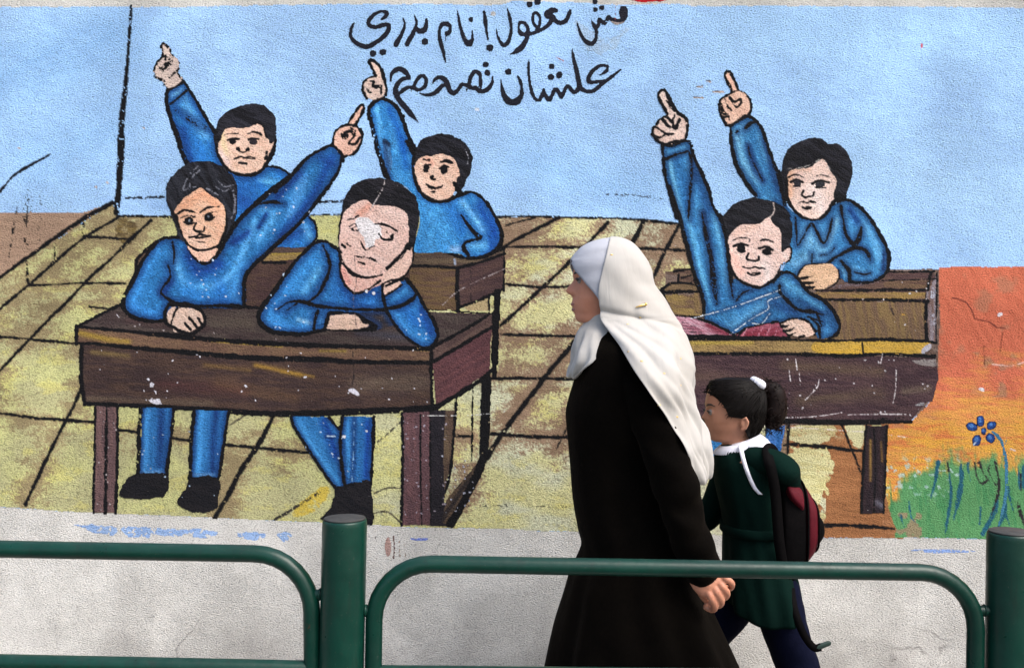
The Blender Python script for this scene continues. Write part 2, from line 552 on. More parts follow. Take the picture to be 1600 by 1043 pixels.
def backdrop():
    xs = np.concatenate([np.arange(-1500, -20, 12), np.arange(-20, 1620, 1.5), np.arange(1620, 3000, 12)])
    ys = np.concatenate([np.arange(0, 850, 1.5)])
    F = Fig(xs=xs, ys=ys)
    top = [(-1500, 9), (0, 10), (300, 10), (545, 6), (700, 6), (785, 8), (800, 1.5), (900, 3), (940, 7), (1060, 6), (1085, 9), (1300, 9), (1440, 10), (1600, 12), (3000, 12)]
    bot = [(3000, 842), (1542, 842), (1500, 841), (1395, 839), (1295, 840), (1050, 833), (895, 830), (840, 829), (800, 826), (650, 824), (575, 819), (400, 812), (300, 807), (200, 803), (100, 799), (0, 791), (-1500, 760)]
    F.fill(top + bot, SKYC, 1, (155, 192, 234), 20, 1.0, False)
    # sky patches a little different where it was painted twice
    for p, w, c in (([(0, 120), (180, 60)], 120, (138, 182, 228)), ([(60, 250), (170, 200)], 120, (146, 188, 232)), ([(1150, 40), (1580, 60)], 120, (164, 203, 240)),
                    ([(1350, 250), (1590, 330)], 130, (166, 203, 238)), ([(820, 250), (1000, 300)], 90, (148, 190, 234)), ([(240, 320), (480, 328)], 18, (140, 178, 226))):
        F.soft(p, w, c, .7)
    F.fill([(-1500, 332), (130, 332), (176, 317), (0, 433), (-1500, 1000)], TAN, 1, (152, 126, 106), 5, .6, False)
    # paving of the painted classroom
    fl = [(184, 338), (500, 337), (777, 339), (900, 340), (980, 342), (1057, 349), (1100, 350), (1100, 665), (1392, 662), (1385, 700), (1395, 840)]
    floor_poly = [(-1500, 1400), (-1500, 1300), (0, 433), (176, 317)] + fl + bot[3:-2] + [(0, 791), (-1500, 780)]
    F.fill(floor_poly, BROWN, 2, (132, 108, 86), 8, .6, False)
    F.fill([(1232, 665), (1392, 662), (1395, 840), (1260, 840), (1232, 760)], (164, 112, 72), 2, (146, 98, 62), 8, .8, False)
    c24 = crop(0, 200, 3.475); c4 = crop(100, 620, 4); c14 = crop(1200, 600, 4); cw = crop(840, 350, 5.213); c16 = crop(400, 640, 4)
    G = [([(175, 317), (127, 344), (81, 375), (40, 404), (0, 433), (-80, 490)], [9, 8, 8, 7, 7, 7]),
         ([(184, 340), (132, 371), (90, 405), (52, 439), (0, 482), (-80, 550)], 6),
         ([(236, 344), (205, 373), (173, 405), (144, 430), (110, 466), (75, 500), (35, 542), (-30, 610)], 6),
         ([(132, 370), (165, 371), (207, 374)], [7, 5, 5]), ([(43, 446), (90, 444), (135, 442), (196, 443)], [4, 4, 5, 6]),
         ([(-60, 524), (0, 526), (60, 531), (120, 537)], 5), ([(140, 479), (175, 483)], 5),
         ([(127, 606), (115, 635), (100, 662), (72, 718), (40, 787)], 7), ([(-60, 640), (0, 645), (60, 653), (149, 659)], 6),
         ([(184, 671), (217, 675)], 5), ([(268, 684), (297, 688)], 5), ([(352, 694), (400, 699), (482, 707)], 6),
         ([(427, 650), (408, 687), (375, 737), (360, 767), (336, 808)], [8, 10, 9, 9, 9]),
         ([(949, 348), (924, 375), (888, 411), (869, 429), (840, 456), (783, 508)], 7),
         ([(1006, 345), (988, 380), (940, 470), (912, 514), (884, 550), (856, 583), (838, 607), (790, 670), (745, 738), (700, 817)], [8, 9, 9, 9, 9, 9, 9, 9, 11, 12]),
         ([(1060, 353), (1037, 397), (1020, 436)], 7), ([(873, 340), (820, 367), (783, 388)], 6), ([(836, 340), (790, 352)], 4),
         ([(785, 386), (840, 385), (905, 386), (997, 388), (1070, 391)], [4, 5, 6, 6, 6]), ([(783, 443), (840, 448), (892, 447)], 5),
         ([(783, 522), (840, 524), (910, 525)], 6), ([(768, 591), (840, 591), (895, 592)], 6), ([(765, 677), (840, 682), (890, 682)], 7),
         ([(712, 680), (738, 682)], 6), ([(1096, 686), (1110, 686)], 3), ([(870, 700), (900, 640)], 4)]
    GR = [(c14([(130, 255), (126, 330), (124, 425)]), 6), (c14([(95, 380), (150, 375), (260, 385), (400, 395), (500, 410), (590, 415)]), [4, 7, 7, 8, 6, 6]),
          (c14([(458, 250), (490, 320), (520, 400), (580, 545)]), 5), (c14([(360, 880), (480, 880), (600, 886), (785, 902)]), [8, 7, 8, 4])]
    # pale dry-brushed patch inside each tile, leaving brown along the joints
    sl = (slice(None), slice(0, None))
    Df = np.full(F.X.shape, 60.0)
    for pts, w in G + GR:
        s_, v = F.field(pts, 0, 70); Df[s_] = np.minimum(Df[s_], -v)
    X, Y = F.X, F.Y
    n1 = fbm(X * .022, Y * .05, 1, 4); n2 = fbm(X * .4, Y * .4, 3, 2); n3 = fbm(X * .012, Y * .02, 5, 3); n4 = fbm(X * .12, Y * .3, 6, 3)
    n5 = .6 * vnoise(X * .45, Y * .45, 4) + .4 * vnoise(X * .9, Y * .9, 2)
    al = sstep(-.16, .30, (Df / 60 + .55 * (n1 - .5) * 2 + .75 * (n5 - .5) + .3 * (n4 - .5)) - .17 - .35 * (n3 - .45))
    bias = np.where(X < 330, .15, 0)
    al = np.clip(al * (.74 + .40 * n2) + bias * .3, 0, .94)
    al *= (F.part == 2) & ~((X > 1290) & (Y > 695)) & ~((X > 1275) & (Y > 660) & (fbm(X * .08, Y * .08, 2, 3) > .5))
    kk = sstep(.35, .65, fbm(X * .015 + 3, Y * .03, 4, 4))[..., None]
    pc = np.array(PALE, np.float32) * (1 - kk) + np.array(PALE2, np.float32) * kk
    lf = (1 - sstep(480, 800, X + (n3 - .5) * 200))[..., None]
    pl = np.array((194, 195, 134), np.float32) * (1 - kk) + np.array((178, 176, 130), np.float32) * kk
    pc = pc * (1 - lf) + pl * lf
    ob_ = lf * (F.part == 2)[..., None]; F.col = F.col * (1 - ob_) + (np.array((146, 130, 96), np.float32) * (.86 + .28 * n1[..., None])) * ob_
    k2 = sstep(.60, .74, fbm(X * .03 + 9, Y * .07, 6, 3) + .3 * (n5 - .5))[..., None] * .38
    pc = pc * (1 - k2) + np.array((208, 198, 104), np.float32) * k2
    pc = pc * (1 - .22 * sstep(.45, .2, n5))[..., None]
    F.col = F.col * (1 - al[..., None]) + pc * al[..., None]
    F.fill([(1236, 664), (1300, 664), (1296, 690), (1240, 694)], (210, 206, 160), 2, (190, 180, 130), 5, 3, True, .95, .3)
    F.fill([(1238, 700), (1296, 704), (1296, 740), (1280, 790), (1250, 800), (1236, 740)], (212, 208, 158), 2, (196, 188, 132), 5, 5, True, .95, .25)
    F.fill([(1320, 664), (1350, 664), (1346, 700), (1335, 695)], (206, 202, 156), 2, None, 0, 2, True, .95, .25)
    F.fill([(455, 800), (500, 762), (515, 770), (480, 805)], (196, 168, 60), 2, None, 0, 2, True, .8, .35)
    F.fill([(182, 345), (215, 352), (205, 380), (186, 372)], (110, 92, 50), 2, (70, 56, 38), 0, 3, True, .85, .3)
    F.fill([(1040, 424), (1472, 420), (1472, 560), (1462, 612), (1440, 645), (1400, 664), (1040, 664)], (96, 76, 66), 2, (120, 104, 96), 4, .5, False)
    F.fill([(1378, 660), (1412, 660), (1412, 842), (1378, 840)], (160, 112, 76), 2, (146, 98, 62), 4, .2, False)
    # orange, yellow and green corner
    ob = [(1467, 418), (1500, 416), (1560, 417), (1620, 416), (3000, 420), (3000, 842), (1542, 842), (1500, 841), (1397, 839), (1400, 825), (1392, 807), (1384, 775), (1381, 737), (1385, 675), (1390, 662), (1425, 657), (1450, 632), (1460, 605), (1465, 592), (1466, 542), (1469, 505), (1467, 455)]
    F.fill(ob, (202, 110, 82), 3, (190, 100, 74), 60, .6, False)
    s3 = F.part == 3
    n = fbm(X * .02, Y * .02, 1, 4); st = streak(X, Y, 4, 2); stv = streak(X, Y, 86, 5)
    def over(c, a):
        a = (np.clip(a, 0, 1) * s3)[..., None]; F.col = F.col * (1 - a) + np.array(c, np.float32) * a
    over((168, 118, 92), sstep(.55, .7, fbm(X * .03, Y * .03, 7, 4)) * .6)
    over((210, 152, 74), sstep(570, 690, Y + (n - .5) * 150 + (st - .5) * 120 - np.clip((1450 - X) * .3, -20, 30)))
    over((220, 164, 62), sstep(.45, .7, st) * sstep(630, 690, Y) * .75)
    over((206, 112, 66), sstep(.55, .72, streak(X, Y, 3, 6)) * sstep(610, 660, Y) * .65)
    gl = np.interp(X, [1380, 1395, 1412, 1440, 1462, 1500, 1540, 3000], [815, 790, 752, 735, 722, 719, 722, 724])
    over((88, 144, 92), sstep(-16, 14, Y - gl + (fbm(X * .06, Y * .06, 3, 3) - .5) * 50 + (stv - .5) * 34))
    over((62, 128, 80), sstep(.5, .75, stv) * sstep(735, 770, Y) * .7)
    over((206, 176, 84), sstep(.56, .68, fbm(X * .05, Y * .03, 2, 3)) * (X < 1450) * sstep(730, 750, Y) * (1 - sstep(770, 810, Y)) * .9)
    over((170, 196, 196), sstep(.64, .7, fbm(X * .16, Y * .16, 4, 3)) * sstep(700, 730, Y) * (1 - sstep(760, 790, Y)) * (X < 1500) * .8)
    over((140, 122, 100), sstep(.56, .72, fbm(X * .05, Y * .05, 6, 3)) * (X > 1520) * (Y > 550) * (Y < 620) * .5)
    over((150, 122, 100), sstep(.56, .66, fbm(X * .08, Y * .08, 7, 3)) * (X > 1380) * (X < 1440) * (Y > 800) * .8)
    c13 = crop(1200, 380, 4)
    BG = (30, 88, 108)
    for p, w in (([(1062, 490), (1045, 600), (1015, 718)], [9, 6, 2]), ([(1205, 500), (1208, 620), (1180, 760), (1158, 848)], [5, 9, 7, 2]), ([(1135, 560), (1142, 700), (1118, 865), (1108, 930)], [3, 6, 5, 2]),
                 ([(1250, 495), (1252, 540), (1265, 605)], [6, 4, 2]), ([(880, 735), (895, 830), (928, 868)], [5, 4, 2]), ([(830, 820), (852, 895)], [5, 3]), ([(1562, 520), (1576, 645)], [3, 6]),
                 ([(1330, 770), (1322, 875)], [4, 4]), ([(1440, 690), (1412, 800), (1340, 935)], [4, 9, 8]), ([(1500, 640), (1512, 720), (1532, 785)], [4, 4, 2]), ([(1480, 700), (1480, 800), (1440, 890)], [6, 7, 3]),
                 ([(1480, 800), (1510, 880)], [6, 3]), ([(1600, 510), (1602, 640)], [7, 9])):
        F.line(c14(p), w, BG, .12, 3)
    for p, w in (([(1290, 492), (1306, 575), (1336, 620), (1368, 600)], [4, 4, 4, 5]), ([(1318, 490), (1350, 560), (1384, 605)], [6, 3, 4]), ([(1418, 480), (1442, 600), (1436, 690), (1392, 830)], [4, 6, 6, 2]), ([(1385, 510), (1380, 550), (1425, 630)], [5, 3, 3]),
                 ([(1560, 735), (1580, 810), (1604, 880)], [3, 7, 5]), ([(1578, 560), (1582, 660)], [3, 2]), ([(1120, 490), (1130, 540)], [3, 5]), ([(1610, 500), (1640, 640)], 5)):
        F.line(c14(p), w, (40, 36, 40), .2, 3)
    F.line(c13([(1150, 342), (1180, 345), (1240, 370), (1275, 420), (1290, 470), (1380, 490), (1430, 525), (1480, 530)]), 1.7, (96, 40, 34), .1, 3, False, .8)
    F.line(c13([(1350, 640), (1352, 760)]), 1.2, (110, 60, 44), .2, 3); F.line(c13([(1465, 560), (1450, 680)]), 1.2, (120, 60, 44), .2, 3)
    F.dot(c13([(1450, 445)])[0], 4.5, 2.6, (222, 216, 220), -20, 3); F.dot(c13([(1335, 912)])[0], 5, 2.6, (214, 208, 210), 15, 3); F.dot(c14([(1530, 408)])[0], 5, 1.4, (210, 190, 180), 10, 3)
    F.line([(1550, 569), (1580, 571), (1602, 565)], 1, (220, 180, 170), .2, 3)
    # joints, skirting and the corner of the room
    for p, w in G: F.line(p, w, BLK, .10, 2)
    for p, w in GR: F.line(p, w, BLK, .12, 2)
    F.line([(205, 9), (199, 102), (194, 152), (190, 190), (189, 240), (186, 290), (182, 332)], [6, 6, 9, 11, 12, 11, 10], BLK, .14)
    F.line([(184, 338), (220, 338), (270, 339)], [8, 5, 5], BLK, .15); F.line([(486, 336), (535, 335)], 4, BLK, .2)
    F.line([(777, 339), (820, 338), (900, 340), (980, 342), (1060, 350)], [5, 4, 4, 5, 5], BLK, .12)
    F.line([(196, 309.5), (256, 307.5)], [4, 5], BLK, .28); F.line([(490, 316), (540, 314.5)], 5, BLK, .25); F.line([(925, 305), (975, 304), (1035, 310)], [3, 3.5, 4], (40, 46, 60), .46)
    F.line([(129, 350), (130, 372)], 7, BLK, .4); F.line([(87, 380), (85, 406)], 3, BLK, .45); F.line([(42, 409), (43, 440)], 5, BLK, .3)
    F.line([(29, 314), (22, 350), (14, 402)], [3, 5, 4], BLK, .46); F.line([(48, 286), (42, 338), (40, 399)], [7, 15, 6], BLK, .56); F.line([(65, 300), (63, 340), (62, 374)], 6, BLK, .62)
    F.line([(-30, 322), (0, 299), (23, 273), (72, 245), (80, 239)], [5, 5, 5, 5, 1], BLK, .03)
    F.line([(357, 665), (385, 647)], 3, (60, 54, 46), .3); F.line([(430, 811), (462, 792), (500, 768)], [7, 5, 4], (46, 42, 40), .35); F.line([(590, 690), (602, 680), (625, 660)], 3, (60, 56, 50), .4)
    F.line([(585, 770), (605, 762), (630, 762)], 2, (60, 56, 50), .2); F.line([(580, 802), (605, 799), (625, 815)], 2.4, (60, 54, 48), .2); F.line([(700, 790), (760, 789), (890, 791)], 4, BLK, .5)
    for x, y, r in ((1107, 128, 3), (1093, 136, 4), (1122, 144, 8), (1091, 153, 7)): F.line([(x - r, y), (x + r, y)], [1, 3], (176, 150, 128), .2); F.line([(x - r, y - 1.5), (x + r, y - 2)], 1.2, (60, 60, 70), .3)
    F.dot((1440, 72), 1.6, 3.5, (190, 70, 80)); F.line([(870, 90), (880, 95)], 1.4, (170, 90, 84)); F.dot((745, 171), 4, 2.6, (205, 214, 226)); F.dot((770, 22), 4, 4, (190, 190, 190)); F.line([(763, 26), (771, 20)], 1.2, (90, 80, 80))
    F.line([(1182, 664), (1345, 674), (1418, 683)], 1.0, (222, 214, 206), .35)
    for x, y in ((168, 285), (150, 292), (225, 200), (30, 232)): F.dot((x, y), 2.5, 1.6, (186, 176, 172))
    F.fill([(898, 32), (945, 60), (985, 40), (960, 75), (930, 85), (905, 60)], (166, 186, 206), 0, None, 0, 3, True, .55, .42)
    F.finish()
    F.emit({1: 'painted_sky', 2: 'painted_floor', 3: 'painted_meadow'}, .0004, wall)
backdrop()

def smears():
    F = Fig(60, 800, 1540, 900, 1.25)
    c4 = crop(100, 620, 4); BL = (134, 164, 208)
    for p in ([(60, 795), (200, 797), (330, 812), (312, 862), (240, 858), (180, 850), (110, 815)], [(365, 812), (560, 815), (545, 850), (520, 885), (450, 875), (390, 866)], [(555, 820), (700, 826), (740, 835), (735, 868), (640, 866), (560, 858)],
              [(735, 825), (950, 832), (940, 870), (860, 880), (760, 860)], [(1085, 845), (1210, 846), (1210, 890), (1140, 888), (1100, 875)], [(1228, 848), (1262, 850), (1255, 885), (1235, 880)], [(1330, 852), (1420, 850), (1410, 890), (1370, 905)]):
        F.fill(c4(p), BL, 1, (150, 176, 214), 5, 1.5)
    F.fill([(1420, 858), (1470, 857), (1520, 859), (1520, 862), (1470, 864), (1440, 862)], (132, 160, 212), 1, None, 0, .6)
    F.fill([(642, 840), (667, 840), (667, 844), (645, 843)], (110, 130, 205), 1, None, 0, .6)
    F.fill([(602, 845), (608, 838), (611, 850), (610, 866), (604, 868), (601, 856)], (160, 130, 122), 1, (176, 150, 142), 85, .6)
    F.line([(615, 836), (616, 855), (615, 871)], 3, (112, 92, 86), .25); F.line([(624, 845), (625, 868)], 3, (150, 134, 120), .4); F.line([(632, 850), (633, 868)], 2, (150, 134, 120), .5)
    F.line([(587, 837), (588, 845)], 1.6, (80, 72, 70)); F.line([(668, 868), (672, 904)], 1.2, (80, 70, 66), .3)
    al = F.part > 0
    g = .5 * fbm(F.X * .35, F.Y * .35, 2, 2) + .5 * fbm(F.X * .07, F.Y * .07, 4, 2)
    F.part[(g < .34)] = 0
    F.finish(); F.emit({1: 'paint_smear'}, .0004, wall)['kind'] = 'stuff'
    H = Fig(960, -12, 1070, 8, 1.0)
    H.fill([(968, -12), (978, -3), (990, 2), (1012, 4), (1035, 2), (1052, -4), (1062, -12)], (188, 26, 34), 1, (170, 20, 28), 5, .8).finish()
    H.emit({1: 'painted_red_mark'}, .0004, wall)
smears()

# ---- painted desks
DK = (58, 46, 46); BR = (74, 56, 48); LIPC = (112, 88, 68); RED = (98, 62, 64)
def wood(F, poly, c, var, ang, part=1): F.fill(poly, c, part, var, ang, .6, False)
def flakes(F, box, n, c=(205, 205, 212), seed=1):
    r = random.Random(seed)
    for i in range(n):
        x = r.uniform(box[0], box[2]); y = r.uniform(box[1], box[3]); q = r.uniform(.6, 1.5)
        F.dot((x, y), q * r.uniform(.8, 1.6), q, c, r.uniform(0, 180))

def desk_rear_left():
    F = Fig(190, 370, 800, 570)
    c2 = crop(180, 240, 3.4775); c5 = crop(400, 260, 3.4775)
    wood(F, c2([(100, 575), (220, 470), (300, 480), (250, 640), (105, 650)]), (104, 84, 66), (80, 62, 52), -30)
    wood(F, c2([(690, 840), (705, 640), (880, 500), (1040, 505), (1040, 860), (700, 860)]), BR, (62, 44, 44), 3)
    wood(F, c2([(840, 548), (1030, 540), (1020, 572), (800, 585)]), (124, 102, 72), (150, 126, 66), 2)
    wood(F, c2([(870, 508), (1040, 506), (1040, 540), (845, 545)]), (84, 66, 60), (70, 56, 52), 2)
    wood(F, [(630, 388), (690, 392), (715, 398), (790, 386), (787, 398), (712, 419), (630, 416)], (74, 60, 52), (92, 78, 62), 3)
    wood(F, [(630, 416), (713, 419), (713, 484), (660, 484), (630, 478)], (84, 64, 54), (98, 78, 52), 3)
    wood(F, [(714, 419), (788, 396), (786, 452), (718, 480)], (78, 58, 54), (64, 46, 48), -14)
    wood(F, [(215, 415), (260, 385), (400, 400), (400, 480), (250, 440)], BR, (62, 44, 44), 3); wood(F, [(420, 410), (640, 410), (640, 480), (430, 480)], BR, (62, 44, 44), 3)
    for p, w in (([(215, 403), (235, 385), (262, 370)], 6), ([(214, 405), (212, 430)], 5)): F.line(p, w, BLK, .2)
    F.line(c2([(800, 590), (925, 592)]), 5, BLK, .1); F.line(c2([(850, 545), (1030, 540)]), 2, (150, 128, 60), .3)
    F.line([(640, 390), (665, 391), (690, 392), (710, 397), (726, 402), (760, 398), (788, 388)], [5, 6, 6, 8, 6, 6, 5], BLK, .08)
    F.line([(640, 415), (680, 416), (713, 418), (750, 410), (789, 396)], 6, BLK, .1)
    F.line([(715, 420), (714, 450), (716, 482)], [7, 8, 7], BLK, .1); F.line([(788, 387), (788, 420), (787, 454)], 5, BLK, .12)
    F.line([(665, 484), (700, 485), (722, 487), (770, 490)], 3.5, BLK, .1); F.line([(718, 480), (750, 468), (787, 451)], 6, BLK, .15)
    F.line([(735, 416), (736, 470)], 4, (46, 34, 36), .3); F.line([(777, 456), (776, 490), (774, 530), (773, 565)], [12, 13, 13, 13], BLK, .05); F.line([(764, 461), (764, 490)], 4, BLK, .1)
    F.line([(710, 405), (711, 412)], 3, (140, 150, 170)); F.line([(692, 476), (720, 452), (788, 420)], 1.2, (150, 140, 140), .4)
    F.fill([(726, 480), (764, 464), (766, 486), (730, 485)], (168, 150, 112), 1, None, 0, .5, False)
    F.finish(); F.emit({1: 'painted_desk'}, .0008, wall, 'painted brown desk behind the sleeping pupil')
desk_rear_left()

def desk_rear_right():
    F = Fig(1030, 410, 1475, 540)
    c13 = crop(1200, 380, 4); c12 = crop(1000, 290, 4)
    wood(F, c13([(330, 290), (500, 230), (745, 172), (1035, 176), (1058, 240), (1050, 300), (985, 345), (985, 360), (330, 360)]), (74, 54, 54), (98, 76, 66), 3)
    wood(F, c13([(250, 305), (985, 305), (985, 345), (250, 345)]), (124, 98, 70), (142, 116, 66), 2)
    wood(F, c13([(250, 360), (985, 365), (985, 605), (250, 605)]), (104, 82, 66), (122, 100, 66), 80)
    wood(F, c13([(990, 300), (1062, 190), (1055, 625), (990, 615)]), (110, 88, 82), (140, 132, 140), 85)
    wood(F, c12([(140, 640), (190, 610), (400, 610), (400, 660), (140, 670)]), (126, 104, 76), (110, 90, 66), 2)
    wood(F, c12([(150, 680), (410, 680), (410, 815), (220, 810)]), (106, 84, 66), (138, 116, 70), 10)
    wood(F, c12([(210, 515), (330, 510), (345, 600), (240, 605), (245, 555), (212, 558)]), (84, 64, 56), (110, 90, 74), 5)
    F.fill(c13([(745, 240), (1000, 235), (990, 275), (750, 280)]), (104, 82, 62), 1, (84, 62, 54), 3, .8)
    F.fill(c13([(400, 268), (660, 235), (700, 240), (600, 262), (450, 282)]), (120, 108, 116), 1, None, 0, 1, True, .7, .45)
    wood(F, [(1085, 455), (1262, 455), (1262, 490), (1085, 490)], (104, 82, 66), (122, 100, 66), 80)
    for p, w in (([(735, 178), (880, 178), (1040, 174)], [4, 5, 6]), ([(715, 232), (880, 228), (1058, 222)], [4, 3, 3]), ([(300, 292), (480, 296), (700, 292), (1000, 292)], [5, 5, 6, 5]), ([(320, 348), (480, 354), (700, 352), (1000, 362)], [5, 6, 6, 7]),
                 ([(990, 370), (986, 480), (992, 610)], [8, 7, 8]), ([(1056, 185), (1055, 340), (1050, 470), (1052, 620)], [5, 5, 3, 4]), ([(1020, 180), (1005, 240), (1000, 290)], [6, 6, 5]), ([(985, 305), (987, 345)], 2)):
        F.line(c13(p), w, BLK, .16)
    for p, w in (([(120, 662), (150, 640), (185, 612), (260, 608), (345, 614)], [5, 7, 6, 6, 5]), ([(130, 668), (240, 662), (370, 662)], [6, 7, 6]), ([(240, 555), (238, 600)], 4), ([(212, 535), (330, 520)], 4), ([(150, 650), (152, 720)], 6), ([(260, 575), (320, 560)], 3)):
        F.line(c12(p), w, BLK, .16)
    F.line(c13([(770, 410), (785, 445)]), 2.4, (50, 38, 34)); F.dot(c13([(845, 445)])[0], 3.5, 1.5, (170, 130, 60), 20); F.line(c13([(1035, 290), (1030, 330)]), 8, (170, 172, 186), .45)
    F.line(c13([(1030, 450), (1040, 500)]), 7, (160, 160, 172), .5)
    flakes(F, (1340, 440, 1460, 530), 14, (190, 186, 188), 5)
    F.finish(); F.emit({1: 'painted_desk'}, .0008, wall, 'painted brown desk at the back on the right, edge against the orange field')
desk_rear_right()

# ---- painted pupils
BLUE = (36, 104, 162); BLUE2 = (44, 118, 180); HI = (98, 174, 226); LO = (14, 50, 106); HAIR = (14, 14, 19)
TEAL = (44, 108, 160); TEAL2 = (62, 130, 180); THI = (122, 186, 224); TLO = (18, 48, 90)
PARTS = {1: 'painted_pupil', 2: 'painted_face', 3: 'painted_hair', 4: 'painted_hand', 7: 'painted_hand', 8: 'painted_leg', 9: 'painted_leg', 5: 'painted_shoe', 10: 'painted_shoe', 6: 'painted_book'}

def hair_marks(F, pts_list, c=(92, 94, 104), w=2.0, dry=.42):
    for p in pts_list: F.line(p, w, c, dry, 3)

def pupil_rear_left():
    F = Fig(230, 60, 500, 400)
    c1 = crop(180, 40, 4); c2 = crop(180, 240, 3.4775)
    F.fill(c1([(318, 440), (350, 405), (432, 350), (520, 490), (610, 650), (640, 820), (700, 890), (830, 925), (930, 885), (990, 880), (1060, 905), (1110, 940), (1200, 1000)]) + c2([(1060, 340), (1095, 410), (1090, 460), (1050, 505), (880, 505), (640, 470), (560, 260), (470, 140)]) + c1([(455, 880), (400, 720), (345, 570), (322, 490)]), BLUE2, 1, (40, 120, 200), 60)
    F.soft(c1([(400, 420), (480, 560), (560, 680)]), 22, (96, 172, 232), .9); F.soft(c1([(350, 440), (420, 400)]), 10, (120, 184, 236), .8); F.soft(c1([(450, 640), (520, 820)]), 26, (40, 118, 196), .7)
    F.soft(c1([(420, 650), (470, 830)]), 18, (14, 60, 130), .7); F.soft(c1([(900, 960), (1030, 985)]), 12, HI, .7); F.soft(c2([(640, 180), (760, 160)]), 30, (24, 84, 160), .6); F.soft(c2([(690, 260), (760, 300)]), 40, (20, 66, 140), .7)
    F.soft(c2([(1030, 400), (1070, 470)]), 14, HI, .8); F.soft(c2([(900, 470), (1000, 420)]), 26, (18, 60, 128), .8)
    F.edge(1, LO, 11, .6)
    F.fill(c1([(245, 300), (242, 270), (275, 215), (298, 190), (285, 125), (300, 108), (340, 140), (358, 185), (385, 205), (402, 250), (388, 290), (425, 340), (340, 402), (318, 390), (300, 355), (262, 330)]), (198, 178, 164), 4, (180, 160, 150), 50)
    F.fill(c1([(640, 770), (640, 720), (660, 665), (720, 640), (800, 640), (880, 612), (925, 640), (940, 700), (988, 728), (984, 790), (950, 830), (930, 880), (880, 917), (820, 928), (750, 918), (700, 885), (655, 830)]), (214, 176, 152), 2, (206, 160, 132), 30)
    F.soft(c1([(670, 680), (690, 800)]), 12, (210, 186, 130), .7, (2,)); F.soft(c1([(700, 860), (660, 800)]), 12, (214, 190, 190), .7, (2,)); F.soft(c1([(840, 660), (900, 640)]), 10, (222, 188, 170), .7, (2,))
    F.fill(c1([(622, 660), (650, 590), (700, 540), (780, 503), (870, 490), (950, 510), (995, 560), (1010, 640), (1002, 715), (965, 735), (938, 650), (892, 615), (800, 640), (730, 632), (680, 655), (655, 715), (640, 770), (618, 720)]), HAIR, 3, (38, 38, 46), 20, 1.2)
    B = lambda p, w=5, d=.04, part=None: F.line(c1(p), w, BLK, d, part)
    B([(330, 410), (320, 440), (325, 500), (350, 590), (390, 700), (425, 810), (455, 880)], [7, 8, 8, 8, 9, 9, 9], .1)
    B([(325, 410), (370, 390), (430, 350)], 5); B([(432, 350), (500, 460), (575, 590), (625, 670)], [6, 6, 7, 8], .08); B([(345, 490), (400, 450), (445, 408)], [5, 4, 4], .08)
    B([(372, 525), (430, 560), (490, 600), (560, 635), (605, 655)], [3, 6, 8, 6, 5], .46)
    B([(1005, 715), (985, 790), (950, 860), (905, 912), (830, 935), (745, 922), (690, 885), (645, 810), (630, 740)], [6, 8, 7, 7, 7, 6, 6, 6, 5], .05)
    F.line(c2([(1040, 335), (1078, 365), (1095, 410), (1092, 462), (1048, 508)]), [3, 5, 5, 5, 4], BLK, .1)
    B([(930, 885), (990, 880), (1050, 900), (1100, 940)], [5, 5, 6, 6]); B([(948, 790), (945, 830)], 6)
    B([(670, 690), (715, 676), (770, 676)], [2, 4, 3], .05, 2); B([(830, 676), (872, 664), (915, 682)], [3, 4, 3], .05, 2)
    B([(704, 716), (735, 708), (772, 709)], 3, .1, 2); B([(835, 712), (865, 706), (898, 710)], 3, .1, 2); F.dot(c1([(735, 726)])[0], 5.5, 4.6, BLK, 0, 2); F.dot(c1([(862, 728)])[0], 6.5, 4.6, (38, 34, 40), 0, 2)
    F.dot(c1([(768, 772)])[0], 4, 3.6, BLK, 30, 2); F.dot(c1([(828, 774)])[0], 3.8, 3.4, BLK, 0, 2); B([(775, 785), (800, 793), (822, 786)], 2, 0, 2)
    B([(745, 834), (785, 820), (812, 825), (838, 820), (872, 830), (838, 831), (800, 830)], 1.9, 0, 2); B([(775, 858), (820, 863)], [2, 3], .1, 2)
    for p, w in (([(300, 110), (286, 130), (298, 190), (262, 230), (242, 280), (250, 320), (300, 350), (325, 400)], [4, 5, 6, 5, 5, 6, 6, 7]), ([(300, 110), (340, 145), (362, 190), (390, 210), (405, 255), (392, 295), (428, 345)], [5, 5, 5, 4, 5, 5, 4]), ([(300, 190), (330, 215), (318, 250), (295, 280)], [7, 9, 8, 6]), ([(340, 190), (350, 230), (330, 270)], [5, 7, 6]), ([(270, 240), (290, 275)], [5, 6]), ([(385, 285), (340, 325)], 3)):
        B(p, w, .36, 4)
    flakes(F, (440, 260, 490, 370), 8, (170, 190, 214), 3)
    F.finish(); F.emit(PARTS, .0012, wall, 'painted schoolboy in blue at the back on the left, arm raised beside the corner line')
pupil_rear_left()

